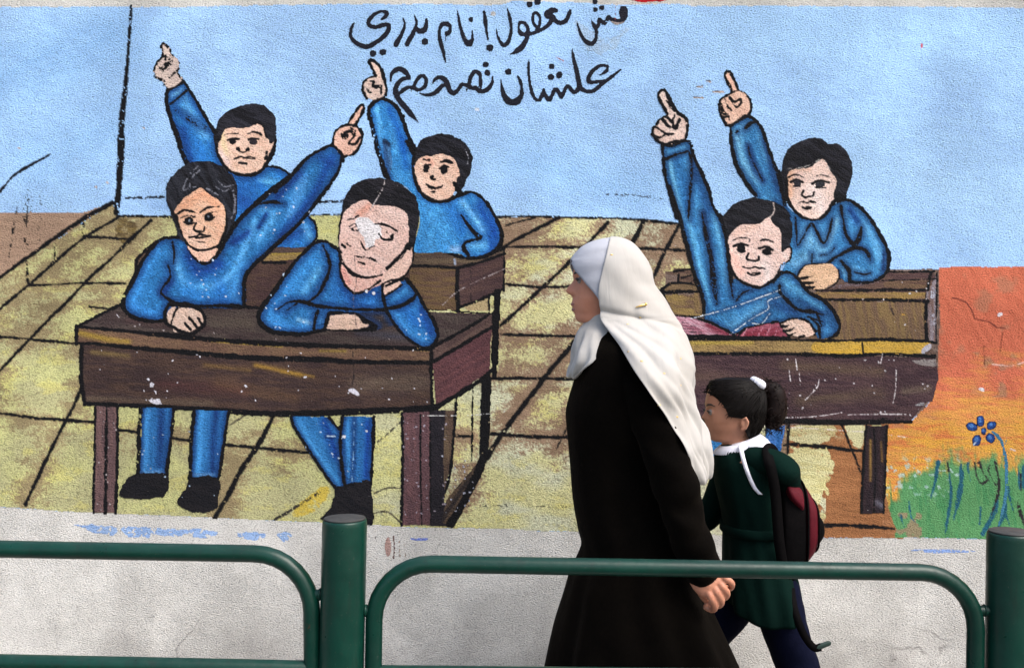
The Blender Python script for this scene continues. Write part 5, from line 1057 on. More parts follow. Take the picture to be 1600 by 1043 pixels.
# ------------------------------------------------------------------ street: ground, road, kerb, pavement
def ground_mat(name, c1, c2, joints=None):
    m, nt, b = new_mat(name)
    co = nt.nodes.new('ShaderNodeTexCoord').outputs['Object']
    c = mixc(nt, mrange(nt, noise(nt, co, 2.0, 6, .7), .35, .65, 0, 1), c1, c2)
    c = mixc(nt, mrange(nt, noise(nt, co, 160, 3, .7), .55, .75, 0, .5), c, tuple(x * .5 for x in c1))
    h = noise(nt, co, 180, 3)
    if joints:
        br = nt.nodes.new('ShaderNodeTexBrick'); nt.links.new(co, br.inputs['Vector'])
        br.inputs['Scale'].default_value = 1.0; br.inputs['Brick Width'].default_value = .4; br.inputs['Row Height'].default_value = .4; br.inputs['Mortar Size'].default_value = .006; br.offset = 0
        c = mixc(nt, br.outputs['Fac'], c, tuple(x * .3 for x in c1))
    nt.links.new(c, b.inputs['Base Color']); b.inputs['Roughness'].default_value = .9
    bp = nt.nodes.new('ShaderNodeBump'); bp.inputs['Strength'].default_value = .5; bp.inputs['Distance'].default_value = .004
    nt.links.new(h, bp.inputs['Height']); nt.links.new(bp.outputs[0], b.inputs['Normal'])
    return m
g = MB(); g.add([(-600, -600, -.16), (600, -600, -.16), (600, 600, -.16), (-600, 600, -.16)], [(0, 1, 2, 3)])
tag(g.build('ground', ground_mat('dusty_ground', (.20, .17, .14), (.26, .22, .18)), None, False), kind='structure')
g = MB(); g.add([(-60, -6.5, -.15), (60, -6.5, -.15), (60, 1.95, -.15), (-60, 1.95, -.15)], [(0, 1, 2, 3)])
tag(g.build('road', ground_mat('asphalt', (.055, .054, .052), (.075, .073, .07)), None, False), kind='structure')
g = MB(); g.box((-60, 2.13, -.2), (60, WALLY - .002, 0.0))
tag(g.build('pavement', ground_mat('paving_slabs', (.30, .28, .26), (.37, .35, .32), True), None, False), kind='structure')
g = MB()
for i in range(-40, 40): g.box((i * 1.0 + .004, 1.95, -.2), (i * 1.0 + .996, 2.127, .006))
tag(g.build('kerb', simple_material('kerb_concrete', (.36, .35, .33), .9), None, False, (('BEVEL', dict(width=.012, segments=2)),)), kind='structure')

# ------------------------------------------------------------------ green pavement railing
def rail_material():
    m, nt, b = new_mat('green_rail_paint')
    co = nt.nodes.new('ShaderNodeTexCoord').outputs['Object']
    n = noise(nt, co, 9, 5, .6)
    c = mixc(nt, mrange(nt, n, .35, .65, 0, 1), (.0009, .022, .0145), (.0015, .032, .021))
    d = mrange(nt, noise(nt, co, 60, 5, .75), .62, .72, 0, .55)
    c = mixc(nt, d, c, (.022, .035, .030))
    ch = mrange(nt, noise(nt, co, 210, 3, .7), .685, .715, 0, .85)
    c = mixc(nt, ch, c, (.09, .085, .075))
    nt.links.new(c, b.inputs['Base Color'])
    sepz = nt.nodes.new('ShaderNodeMapping'); sepz.inputs['Scale'].default_value = (1, 1, .12); nt.links.new(co, sepz.inputs[0])
    drip = mrange(nt, noise(nt, sepz.outputs[0], 46, 4, .7), .56, .68, 0, .45)
    c = mixc(nt, drip, c, (.008, .016, .012))
    geo = nt.nodes.new('ShaderNodeNewGeometry'); sn = nt.nodes.new('ShaderNodeSeparateXYZ'); nt.links.new(geo.outputs['Normal'], sn.inputs[0])
    dust = math_(nt, 'MULTIPLY', mrange(nt, sn.outputs[2], .55, 1.0, 0, .30), mrange(nt, noise(nt, co, 34, 5, .7), .35, .65, .2, 1))
    c = mixc(nt, dust, c, (.045, .066, .066))
    rust = mrange(nt, noise(nt, co, 13, 6, .75), .66, .70, 0, .8)
    c = mixc(nt, rust, c, (.045, .020, .011))
    nt.links.new(c, b.inputs['Base Color'])
    r = mrange(nt, noise(nt, co, 25, 4, .6), .3, .7, .26, .44)
    nt.links.new(r, b.inputs['Roughness']); b.inputs['Specular IOR Level'].default_value = .3
    bp = nt.nodes.new('ShaderNodeBump'); bp.inputs['Strength'].default_value = .25; bp.inputs['Distance'].default_value = .004
    nt.links.new(noise(nt, co, 22, 3, .6), bp.inputs['Height']); nt.links.new(bp.outputs[0], b.inputs['Normal'])
    return m
RAILM = rail_material()
CAPM = simple_material('worn_post_cap', (.030, .030, .028), .7, 0, .4, 60)
DR = 2.34
def P(px, py, d): return Vector(((px - 800) / FPX * d, d, CAMZ - (py - 521.5) / FPX * d))

def post(top_l, top_r, py_top, lean, label):
    xc = (top_l + top_r) / 2; d = DR
    p = P(xc, py_top, d); r = (top_r - top_l) / 2 / FPX * d
    root = bpy.data.objects.new('railing_post', None); COL.objects.link(root)
    base = Vector((p.x - lean * p.z, d, 0)); root.location = base
    tag(root, label, 'railing post', 'round posts of the green railing')
    ax = (p - base)
    mb = MB(); rings = []
    for t, k in ((-.1, 1.0), (0, 1.0), (.25, 1.0), (.5, 1), (.75, 1.0), (.985, 1.0), (.995, .985), (1.0, .96)):
        c = ax * t
        rings.append([c + Vector((math.cos(a) * r * k, math.sin(a) * r * k, 0)) for a in np.linspace(0, 2 * math.pi, 40, endpoint=False)])
    mb.loft(rings); mb.build('post_tube', RAILM, root)
    cp = MB(); rings = []
    for dz, k in ((.0005, .93), (.004, .93), (.005, .90)):
        rings.append([ax + Vector((math.cos(a) * r * k, math.sin(a) * r * k, dz)) for a in np.linspace(0, 2 * math.pi, 40, endpoint=False)])
    cp.loft(rings); cp.build('post_cap', CAPM, root)
    fl = MB(); rings = []
    for dz, k in ((.0, 1.7), (.012, 1.7), (.014, 1.02)):
        rings.append([Vector((math.cos(a) * r * k, math.sin(a) * r * k, dz)) for a in np.linspace(0, 2 * math.pi, 32, endpoint=False)])
    fl.loft(rings); fl.build('base_flange', RAILM, root)
    return root
post(504, 573.5, 811, .022, 'green round railing post between the two bent rail panels, left of the walking people')
post(1545, 1613, 831.5, .018, 'green round railing post at the far right with a scuffed top')
post(-470, -400, 803, .02, 'green round railing post at the left end of the left rail panel')

def panel(xl, xr, yl, yr, bl, br, rad_px, label, lean):
    """closed loop of bent tube; image rows of the top and the bottom tube at both ends"""
    d = DR
    A, B, C, D = P(xl, yl, d), P(xr, yr, d), P(xr, br, d), P(xl, bl, d)
    dx = lean
    C.x -= dx * (B.z - C.z); D.x -= dx * (A.z - D.z)
    low = .12
    root = bpy.data.objects.new('street_railing', None); COL.objects.link(root)
    root.location = Vector(((A.x + B.x) / 2, d, 0)); o = Vector(root.location)
    tag(root, label, 'railing', 'bent tube panels of the green railing')
    rad = rad_px / FPX * d
    def corner(p, q, s):
        u = (p - q).normalized(); v = (s - q).normalized(); out = []
        for k in range(0, 9):
            a = math.pi / 2 * k / 8
            out.append(q + u * rad * (1 - math.sin(a)) + v * rad * (1 - math.cos(a)))
        return out
    E = Vector((A.x - dx * (A.z - low), d, low)); G = Vector((B.x - dx * (B.z - low), d, low))
    pts = [E] + [E.lerp(A, .5)] + corner(E, A, B) + [A.lerp(B, k / 6) for k in (2, 3, 4)] + corner(A, B, G) + [B.lerp(G, .6)] + [G]
    r = 13.4 / FPX * d
    mb = MB(); mb.tube([p - o for p in pts], r, 20, False, 1.0, (0, 1, 0)); mb.build('bent_rail', RAILM, root)
    mb = MB(); mb.tube([D - o + Vector((r * .4, 0, 0)), C - o - Vector((r * .4, 0, 0))], r * .95, 18); mb.build('lower_rail', RAILM, root)
    mb = MB(); mb.tube([E - o + Vector((0, 0, .05)), G - o + Vector((0, 0, .05))], r * .95, 18); mb.build('lower_rail', RAILM, root)
    for (p, q, s) in ((A, E, -1), (B, G, 1)):
        for t in (.16 if s < 0 else .13, .8):
            c = p.lerp(q, t) - o
            mb = MB(); mb.tube([c, c + Vector((s * .055, 0, 0))], .0125, 12)
            w = c + Vector((s * r * .98, 0, 0)); mb.tube([w + Vector((0, math.cos(a) * .0125, math.sin(a) * .0125)) for a in np.linspace(0, 2 * math.pi, 20, endpoint=False)], .0030, 6, True)
            mb.build('connector', RAILM, root)
    return root
panel(586, 1526, 879, 895, 1051, 1060, 88, 'green bent tube rail panel in front of the walking woman and girl', .016)
panel(-385, 486, 850, 866, 1026, 1044, 88, 'green bent tube rail panel at the left, ending beside the left post', -.012)
# ------------------------------------------------------------------ people
def skin_material(name, c, c2):
    m, nt, b = new_mat(name)
    co = nt.nodes.new('ShaderNodeTexCoord').outputs['Object']
    n = noise(nt, co, 22, 4, .6)
    nt.links.new(mixc(nt, mrange(nt, n, .35, .65, 0, 1), c, c2), b.inputs['Base Color'])
    b.inputs['Roughness'].default_value = .5; b.inputs['Specular IOR Level'].default_value = .35
    b.inputs['Subsurface Weight'].default_value = .06; b.inputs['Subsurface Radius'].default_value = (.01, .004, .002); b.inputs['Subsurface Scale'].default_value = .4
    bp = nt.nodes.new('ShaderNodeBump'); bp.inputs['Strength'].default_value = .12; bp.inputs['Distance'].default_value = .001
    nt.links.new(noise(nt, co, 500, 2), bp.inputs['Height']); nt.links.new(bp.outputs[0], b.inputs['Normal'])
    return m

def ring_xy(z, xc, af, ab, b, n, yc, pw=2.0):
    """horizontal section: af in front (-X), ab behind, b half depth"""
    out = []
    for k in range(n):
        t = 2 * math.pi * k / n
        c, s = math.cos(t), math.sin(t)
        e = 2.0 / pw
        x = -(abs(c) ** e) * math.copysign(1, c) * (af if c > 0 else ab)
        y = -(abs(s) ** e) * math.copysign(1, s) * b
        out.append(Vector((xc + x, yc + y, z)))
    return out

class Frame:
    """photo pixels of a walker at distance d -> metres relative to the walker's own origin on the pavement"""
    def __init__(s, d, x0): s.d = d; s.k = d / FPX; s.o = Vector(((x0 - 800) * s.k, d, 0))
    def x(s, px, dy=0): return (px - 800) * (s.d + dy) / FPX - s.o.x
    def z(s, py, dy=0): return CAMZ - (py - 521.5) * (s.d + dy) / FPX
    def p(s, px, py, dy=0): return Vector((s.x(px, dy), dy, s.z(py, dy)))

def interp_rows(rows, ys):
    R_ = np.array(rows, float)
    C = catmull(R_, False, 8)
    return [np.interp(ys, C[:, 0], C[:, i]) for i in range(R_.shape[1])]

def head_shell(fr, rows, n=72, step=1.6, yc=0):
    """rows: (py, front x without nose, back x, half depth m, nose px, nose sigma m, cheek power)"""
    ys = np.arange(rows[0][0], rows[-1][0] + .01, step)
    _, xf, xb, b, nose, sg, pw = interp_rows(rows, ys)
    rings = []
    for y, f, k, d, no, s, p in zip(ys, xf, xb, b, nose, sg, pw):
        F, K = fr.x(f), fr.x(k); c = F + (K - F) * .52
        r = ring_xy(fr.z(y), c, c - F, K - c, d, n, yc, p)
        for i, v in enumerate(r):
            if v.x < c: v.x -= no * fr.k * math.exp(-((v.y - yc) / s) ** 2)
        rings.append(r)
    return rings

def dent(rings, centre, rad, depth, direction):
    for r in rings:
        for v in r:
            q = ((v.x - centre.x) ** 2 + (v.y - centre.y) ** 2 * 1.0 + (v.z - centre.z) ** 2 * 1.4) / rad ** 2
            if q < 6: v += direction * depth * math.exp(-q)

def finger(mb, pts, r0, r1):
    C = catmull(pts, False, 4)
    mb.tube(C, np.linspace(r0, r1, len(C)), 12)

REMESH = lambda vox, it=4: (('REMESH', dict(mode='VOXEL', voxel_size=vox)), ('SMOOTH', dict(factor=.5, iterations=it)))

# ============================== the woman
W = Frame(2.75, 990)
woman_skin = skin_material('woman_skin', (.42, .175, .105), (.48, .21, .13))
def build_woman():
    mb = MB()
    rows = [(377, 938, 972, .020, 0, .02, 2), (380, 928, 985, .040, 0, .02, 2), (388, 912, 997, .058, 0, .02, 2), (400, 902, 1006, .069, 0, .02, 2), (414, 897, 1011, .074, 0, .02, 2.1), (424, 896.5, 1012, .0745, .6, .04, 2.2), (430, 897, 1013, .073, 2.2, .035, 2.2),
            (436, 898.5, 1013, .071, 2.6, .012, 2.2), (441, 899, 1012, .071, 5.6, .0115, 2.2), (447, 898.5, 1010, .071, 10.6, .0115, 2.2), (452, 898, 1008, .070, 14.2, .0125, 2.2), (456, 898, 1004, .069, 14.0, .0145, 2.2), (459.5, 898, 1000, .067, 9.6, .0155, 2.2), (463, 898, 996, .066, 4.6, .014, 2.2), (467, 898, 992, .064, 3.4, .02, 2.2),
            (471, 898, 988, .062, 4.6, .022, 2.1), (475, 898.5, 985, .060, 6.2, .022, 2.1), (478, 899, 983, .058, 5.4, .022, 2.1), (479.5, 899.5, 982, .058, 4.6, .022, 2.1), (482, 900, 980, .056, 6.2, .021, 2.1), (486, 901, 978, .054, 6.4, .020, 2.1), (490, 902.5, 976, .052, 4.6, .022, 2), (494, 903, 974, .050, 4.8, .024, 2), (499, 904, 971, .047, 4.4, .024, 2), (503, 908, 966, .042, 2.4, .024, 2), (507, 919, 960, .030, 0, .02, 2)]
    rings = head_shell(W, rows)
    for s in (-1, 1): dent(rings, W.p(900, 438, 0) + Vector((0, s * .031, 0)), .015, .0075, Vector((1, 0, 0)))
    mb.loft(rings)
    for s in (-1, 1):
        mb.ball(W.p(908.6, 438.5) + Vector((0, s * .031, 0)), .0125, 20, 14)          # lids over the eyeball
        mb.ball(W.p(895.5, 457) + Vector((0, s * .010, 0)), (.008, .006, .006))
    P_ = W.p
    mb.tube([P_(958, 470), P_(962, 505), P_(972, 540)], [.052, .050, .058], 20)
    mb.tube([P_(975, 540), P_(975, 600), P_(978, 700), P_(985, 780), P_(990, 850)], [.085, .105, .105, .115, .12], 20, False, 1.25)
    mb.tube([P_(972, 566, -.12), P_(972, 560, 0), P_(972, 566, .12)], [.045, .060, .045], 16)
    # near (left) arm swung back, far arm hanging in front of the body
    arm = [P_(985, 575, -.12), P_(1020, 660, -.185), P_(1058, 765, -.218), P_(1082, 835, -.22), P_(1098, 895, -.22)]
    mb.tube(arm, [.044, .040, .037, .033, .026], 16)
    mb.tube([P_(975, 575, .15), P_(970, 680, .2), P_(968, 770, .20), P_(962, 835, .20), P_(955, 890, .19)], [.052, .046, .040, .033, .026], 16)
    # palm
    wr = P_(1088, 888, -.22)
    mb.tube([wr, P_(1094, 902, -.222), P_(1104, 914, -.222)], [.027, .032, .034], 16, False, .6, (0, 1, 0))
    mb.tube([P_(1090, 914, -.222), P_(1106, 914, -.226), P_(1124, 906, -.224)], [.016, .019, .014], 12)
    K = [((1127, 902), (1137, 905), (1144, 912), (1140, 919)), ((1120, 906), (1129, 916), (1136, 926), (1132, 933)), ((1111, 911), (1120, 924), (1127, 938), (1123, 945)), ((1101, 915), (1110, 931), (1117, 946), (1113, 952))]
    rr = (.0088, .0098, .0102, .0100)
    for (a, b, c, d), r in zip(K, rr):
        finger(mb, [P_(*a, -.224), P_(*b, -.238), P_(*c, -.226), P_(*d, -.198), P_(d[0] - 10, d[1] - 4, -.188)], r * 1.08, r * .86)
    finger(mb, [P_(1094, 906, -.205), P_(1096, 926, -.19), P_(1106, 938, -.178), P_(1118, 940, -.172)], .012, .009)
    # legs in stride and feet
    mb.tube([P_(985, 850, -.08), P_(945, 1030, -.09), P_(905, 1240, -.09), P_(905, 1275, -.09)], [.085, .060, .040, .040], 16)
    mb.tube([P_(995, 850, .08), P_(1040, 1040, .09), P_(1095, 1235, .09), P_(1098, 1262, .09)], [.085, .060, .040, .040], 16)
    mb.tube([P_(912, 1268, -.09), P_(860, 1279, -.09)], [.036, .026], 12)
    mb.tube([P_(1100, 1262, .09), P_(1052, 1280, .09)], [.036, .026], 12)
    o = mb.build('person', woman_skin, None, True, REMESH(.0032, 3))
    o.location = W.o
    tag(o, 'woman in a white headscarf and long black coat walking left along the mural', 'person')
    return o
woman = build_woman()

def strip_mesh(pts_a, pts_b, name, mat, parent, thick=.002):
    v = list(pts_a) + list(pts_b); n = len(pts_a)
    me = mesh_from(v, [(i, i + 1, n + i + 1, n + i) for i in range(n - 1)])
    o = link(name, me, mat, parent)
    return bake(o, (('SOLIDIFY', dict(thickness=thick, offset=0)),))

DARKHAIR = simple_material('dark_brow', (.018, .012, .010), .6)
LIPM = simple_material('woman_lip', (.26, .105, .085), .45, 0, .08)
EYEM = simple_material('eye_white', (.17, .15, .14), .3, 0, .03); IRISM = simple_material('dark_iris', (.012, .008, .006), .15)
def face_bits(fr, parent, eye, brow, lipc, s_eye, spread, lipm, dx=0):
    for s in (-1, 1):
        c = fr.p(*eye) + Vector((0, s * spread, 0))
        e = MB(); e.ball(c, .0113 * s_eye, 20, 14); e.build('eye', EYEM, parent)
        i = MB(); i.ball(c + Vector((-.0072, s * .0022, .0005)) * s_eye, .0058 * s_eye, 16, 10); i.build('iris', IRISM, parent)
        l = MB(); l.tube([c + Vector(v) * s_eye for v in ((-.0122, -s * .008, .001), (-.0142, s * .000, .0045), (-.0118, s * .009, .0040), (-.0060, s * .0145, .0005))], [.0010, .0024, .0026, .0012], 8); l.build('eyelash', DARKHAIR, parent)
        b = MB(); q = fr.p(*brow)
        b.tube([q + Vector((.000, s * .010, -.001)), q + Vector((.0015, s * .022, .003)), q + Vector((.008, s * .036, .004)), q + Vector((.018, s * .046, -.001))], [.0022, .0034, .0030, .0012], 8); b.build('eyebrow', DARKHAIR, parent)
face_bits(W, woman, (906.6, 438.5), (897.2, 428.5), None, 1.0, .031, LIPM)
lm = MB()
for py, px, r, ln in ((475.3, 892.6, .0042, .019), (483.6, 894.6, .0052, .017)):
    c = W.p(px, py)
    c = c + Vector((.0016, 0, 0))
    lm.tube([c + Vector((.0135, -ln * 1.15, .0012)), c + Vector((.005, -ln * .62, .0005)), c + Vector((.0006, 0, 0)), c + Vector((.005, ln * .62, .0005)), c + Vector((.0135, ln * 1.15, .0012))], [.0012, r * .85, r, r * .85, .0012], 10)
lm.build('lips', LIPM, woman)

COATM = cloth_material('black_coat_cloth', (.0012, .0010, .0009), (.0028, .0022, .0017), 5, .95, 700, .3, .06, .02)
def fold_noise(a, z, seed, amp):
    return amp * (math.sin(a * 5 + z * 3 + seed) * .5 + math.sin(a * 9 - z * 5 + seed * 2) * .3 + math.sin(a * 14 + z * 8 + seed * 3) * .2)

coat = MB()
rows = [(498, 938, 984, .058, 0), (508, 934, 992, .066, 0), (520, 926, 1004, .110, .001), (532, 920, 1014, .155, .002), (548, 913, 1026, .185, .002), (570, 905, 1042, .200, .003), (598, 896, 1052, .206, .003), (628, 887, 1058, .206, .003), (650, 884, 1061, .202, .003), (690, 887.5, 1064, .188, .004), (730, 891, 1062, .178, .005), (780, 895, 1062, .180, .006), (825, 903, 1070, .192, .007), (850, 909, 1077, .20, .008), (868, 905, 1082, .205, .013), (901, 890, 1090, .212, .018),
        (941, 878, 1107, .222, .023), (989, 863, 1130, .235, .029), (1032, 854, 1151, .25, .034), (1090, 842, 1176, .262, .030), (1170, 830, 1200, .275, .036), (1236, 824, 1212, .28, .04)]
ys = np.arange(498, 1236.1, 6.0)
_, xf, xb, dd, am = interp_rows(rows, ys)
rings = []
for y, f, k, d, a in zip(ys, xf, xb, dd, am):
    F, K = W.x(f), W.x(k); z = W.z(y); c = (F + K) / 2
    r = ring_xy(z, c, c - F, K - c, d, 96, 0, 2.15)
    for i, v in enumerate(r):
        t = 2 * math.pi * i / 96
        m = fold_noise(t, z, 1.3, a) * abs(math.sin(t)) ** .6
        nrm = Vector((v.x - c, v.y, 0)).normalized(); v += nrm * m
    rings.append(r)
coat.loft(rings)
def sleeve(mb, path, radii, seed, amp=.006, n=28):
    C = catmull([(*p, r) for p, r in zip(path, radii)], False, 8)
    pts = [Vector(c[:3]) for c in C]; rad = list(C[:, 3])
    s0 = len(mb.v); mb.tube(pts, rad, n)
    for j in range(s0, len(mb.v)):
        v = Vector(mb.v[j]); q = .5 * math.sin(v.z * 46 + v.x * 30 + seed) + .35 * math.sin(v.z * 83 - v.y * 60 + seed * 2)
        mb.v[j] = (v.x + amp * q * .4, v.y - amp * q, v.z + amp * q * .3)
sleeve(coat, [W.p(980, 560, -.125), W.p(1000, 600, -.165), W.p(1026, 670, -.197), W.p(1052, 745, -.22), W.p(1066, 800, -.22), W.p(1080, 840, -.22), W.p(1091, 873, -.22), W.p(1096, 887, -.22)], [.060, .062, .062, .060, .056, .053, .051, .050], 2.0, .010)
sleeve(coat, [W.p(975, 560, .14), W.p(972, 620, .19), W.p(970, 700, .2), W.p(968, 770, .20), W.p(962, 830, .20), W.p(957, 872, .19)], [.062, .064, .062, .055, .050, .046], 4.0)
co = coat.build('black_coat', COATM, woman, True)
co['label'] = 'long black coat with wide sleeves'
SHOEM = simple_material('black_shoe_leather', (.012, .011, .011), .4)
for (ax, ay, dy) in ((885, 1276, -.09), (1078, 1274, .09)):
    s = MB(); c = W.p(ax, 1276, dy); c.z = .052
    s.ball(c + Vector((-.02, 0, -.012)), (.130, .044, .036)); s.ball(c + Vector((.060, 0, .012)), (.060, .040, .052))
    for i, v in enumerate(s.v): s.v[i] = (v[0], v[1], max(v[2], .004))
    s.build('shoe', SHOEM, woman)

# headscarf: hood round the face, long end over the shoulder and back, short end on the chest
def scarf_material():
    m, nt, b = new_mat('white_scarf_cloth')
    co = nt.nodes.new('ShaderNodeTexCoord').outputs['Object']
    c = mixc(nt, mrange(nt, noise(nt, co, 5, 4, .6), .35, .65, 0, 1), (.355, .335, .305), (.40, .385, .362))
    nt.links.new(c, b.inputs['Base Color']); b.inputs['Roughness'].default_value = .8; b.inputs['Specular IOR Level'].default_value = .2
    b.inputs['Sheen Weight'].default_value = .15
    bp = nt.nodes.new('ShaderNodeBump'); bp.inputs['Strength'].default_value = .35; bp.inputs['Distance'].default_value = .006
    mp = nt.nodes.new('ShaderNodeMapping'); mp.inputs['Rotation'].default_value = (0, R(25), 0); mp.inputs['Scale'].default_value = (30, 18, 6); nt.links.new(co, mp.inputs[0])
    h = math_(nt, 'ADD', math_(nt, 'MULTIPLY', noise(nt, mp.outputs[0], 1.0, 4, .55, .8), 1.0), math_(nt, 'MULTIPLY', noise(nt, co, 800, 2), .06))
    nt.links.new(h, bp.inputs['Height']); nt.links.new(bp.outputs[0], b.inputs['Normal'])
    return m
SCARFM = scarf_material()

def u_rings(fr, rows, ys, n=64, amp=None, seed=0, yc=0.0):
    """rows: (py, edge x, virtual front x, back x, half depth): sections open at the front where edge > front"""
    _, xe, xf, xb, d = interp_rows(rows, ys)
    out = []
    for y, e, f, k, b in zip(ys, xe, xf, xb, d):
        F, K = fr.x(f), fr.x(k); c = F + (K - F) * .5
        E = fr.x(e, -b * .9 if e > f + 6 else 0)
        a = c - F
        t0 = math.acos(max(-1, min(1, (c - E) / a)))
        ring = []
        z = fr.z(y)
        for i in range(n + 1):
            u = i / n
            t = t0 + (2 * math.pi - 2 * t0) * u
            x = c - math.cos(t) * a; yy = -math.sin(t) * b
            v = Vector((x, yc + yy, z))
            if amp is not None:
                m = amp(u, y)
                nrm = Vector(((x - c) / a ** 2, yy / b ** 2, 0)); nrm.normalize(); v += nrm * m
            ring.append(v)
        out.append(ring)
    return out

capr = [(372.5, 951, 951, 960, .008), (375, 937, 937, 972, .026), (379.6, 922, 922, 984, .046), (388.5, 906.5, 906.5, 994, .062), (397.4, 898.5, 898.5, 1001, .070), (404.5, 893, 893, 1006.5, .075), (409, 893, 889, 1009, .077), (416, 896, 887, 1012.5, .079), (424, 900, 887, 1016, .0805), (436, 909, 888, 1018.5, .082), (447, 918, 890, 1021, .083), (460, 929, 892, 1030, .084), (470, 936, 894, 1037, .086), (480, 938, 896, 1040, .086)]
rows = [(371, 954, 951, 962, .010), (374, 953, 936, 974, .031), (379, 952, 921, 985, .051), (388, 950, 905.5, 995, .067), (397, 948, 897.5, 1002, .075), (405, 946, 892.5, 1007.5, .080), (409, 945, 889, 1010, .082), (416, 943, 887, 1013.5, .084), (424, 941, 887, 1017, .0855), (436, 938, 888, 1019.5, .087), (447, 936, 890, 1022, .088), (460, 935, 892, 1031, .089), (470, 936, 894, 1038, .090), (482, 937, 896, 1044, .092), (495, 938, 900, 1050, .096), (504, 942, 902, 1053.5, .104),
        (512, 948, 902, 1057, .122), (524, 957, 900, 1061, .152), (538, 967, 898, 1065, .185), (553, 976, 896, 1068.5, .220), (578, 992, 892, 1072, .264), (607, 1015, 886, 1073, .288), (637, 1039, 882, 1080, .284), (660, 1053, 880, 1086.5, .287), (672, 1060, 880, 1090, .286), (690, 1067, 882, 1094.5, .278), (709, 1074, 884, 1098.5, .246), (726, 1080, 886, 1101, .235), (738, 1085, 888, 1102, .225), (746, 1090, 890, 1099, .215)]
def scarf_amp(u, y):
    k = min(1, max(0, (y - 470) / 90.0)); s = abs(u - .5) * 2
    a = .0045 * math.sin(s * 9 + y * .035) + .0035 * math.sin(s * 17 - y * .05 + 1) + .002 * math.sin(s * 31 + y * .02)
    hood = .0016 * math.sin(s * 14 + y * .11) * min(1, max(0, (y - 390) / 40))
    crease = -.007 * math.exp(-((y - (486 + (1 - s) * 34)) / 5.0) ** 2) * (1 if s > .25 else s / .25)
    fan = 0
    for kk, am_, wd in ((.16, .006, .035), (.34, -.007, .045), (.52, .007, .05), (.74, -.006, .06), (1.0, .006, .07)):
        fan += am_ * math.exp(-((s - (1 - kk * (y - 484) / 118.0)) / wd) ** 2) * min(1, max(0, (y - 486) / 26.0))
    ps = .30 + .32 * min(1, max(0, (600 - y) / 120.0)) - .04 * math.sin(y * .06)
    lay = .0075 * min(1, max(0, (ps - s) / .05 + .5)) * min(1, max(0, (y - 472) / 22.0)) * (1 if u < .5 else .5)
    return a * k * 1.3 + hood + crease * 1.2 + fan + lay + (.003 if y > 500 else .001)
ys = np.arange(371, 746.1, 2.2)
rings = u_rings(W, rows, ys, 72, scarf_amp)
sc = MB(); sc.loft(rings, False, False)
rows2 = [(488, 950, 906, 0, .052), (500, 954, 911, 0, .060), (506, 954, 911, 0, .066), (514, 951, 905, 0, .082), (523, 945, 901, 0, .100), (542, 938, 894.5, 0, .128), (562, 926, 891.5, 0, .138), (574, 914, 889.5, 0, .122), (583, 905, 889, 0, .098), (591, 896, 889.5, 0, .060)]
ys2 = np.arange(488, 591.1, 2.2)
_, xe, xf, _, dd = interp_rows(rows2, ys2)
fl = []
for y, e, f, d in zip(ys2, xe, xf, dd):
    E, F = W.x(e, -d * .9), W.x(f); z = W.z(y); ring = []
    for i in range(49):
        u = -1 + 2 * i / 48
        t = u * math.pi / 2
        k = min(1, max(0, (y - 500) / 50.0)) * .0060 * (math.sin(abs(u) * 10 + y * .05) + .6 * math.sin(abs(u) * 21 - y * .04))
        ring.append(Vector((E + (F - E) * math.cos(t) - k, d * math.sin(t) * (1 + k * 6), z)))
    fl.append(ring)
sc.loft(fl, False, False)
scarf = sc.build('headscarf', SCARFM, woman, True, (('SOLIDIFY', dict(thickness=.0030, offset=1)), ('SUBSURF', dict(levels=1))))
scarf['label'] = 'white headscarf blown back over the shoulder'
capm = MB(); capm.loft(u_rings(W, capr, np.arange(372.5, 480.1, 2.0), 60, lambda u, y: .0008 * math.sin(y * .3 + u * 20)), False, False)
cap_ = capm.build('underscarf', cloth_material('grey_underscarf_cotton', (.33, .34, .38), (.37, .38, .42), 9, .85, 800, .2), woman, True, (('SOLIDIFY', dict(thickness=.0025, offset=1)),))
cap_['label'] = 'pale grey under-cap framing the face'
GOLD = simple_material('gold_metal', (.75, .50, .16), .28, 1.0, .1)
pin = MB()
def on_scarf(px, py):
    j = int(np.argmin(abs(ys - py))); best = None
    for v in rings[j]:
        if v.y > 0: continue
        q = abs((v.x + W.o.x) / (W.d + v.y) * FPX + 800 - px)
        if best is None or q < best[0]: best = (q, v)
    return best[1] + Vector((0, -.004, 0))
a, b = on_scarf(991, 480), on_scarf(1009, 476)
pin.tube([a + Vector((0, -.003, 0)), (a + b) / 2 + Vector((0, -.006, 0)), b + Vector((0, -.003, 0))], [.0012, .0028, .0034], 10); pin.ball(b + Vector((0, -.004, 0)), .0045)
pin.build('scarf_pin', GOLD, woman)
for px, py in ((982, 508), (1001, 497), (983, 547), (1000, 560), (1063, 558), (1062, 596), (1038, 578), (1018, 540), (1030, 622), (1056, 640), (955, 401)):
    sq = MB(); c = on_scarf(px, py); sq.ball(c + Vector((0, .001, 0)), (.0042, .0010, .0022), 12, 8); sq.build('sequin', GOLD, woman)
ringm = MB(); c0 = W.p(1129, 916, -.2355); ax = (W.p(1134, 922, -.236) - W.p(1122, 907, -.224)).normalized()
u = ax.cross(Vector((0, 1, 0))).normalized(); w = ax.cross(u)
ringm.tube([c0 + u * math.cos(t) * .0098 + w * math.sin(t) * .0098 for t in np.linspace(0, 2 * math.pi, 24, endpoint=False)], .0012, 8, True)
ringm.build('ring', GOLD, woman)

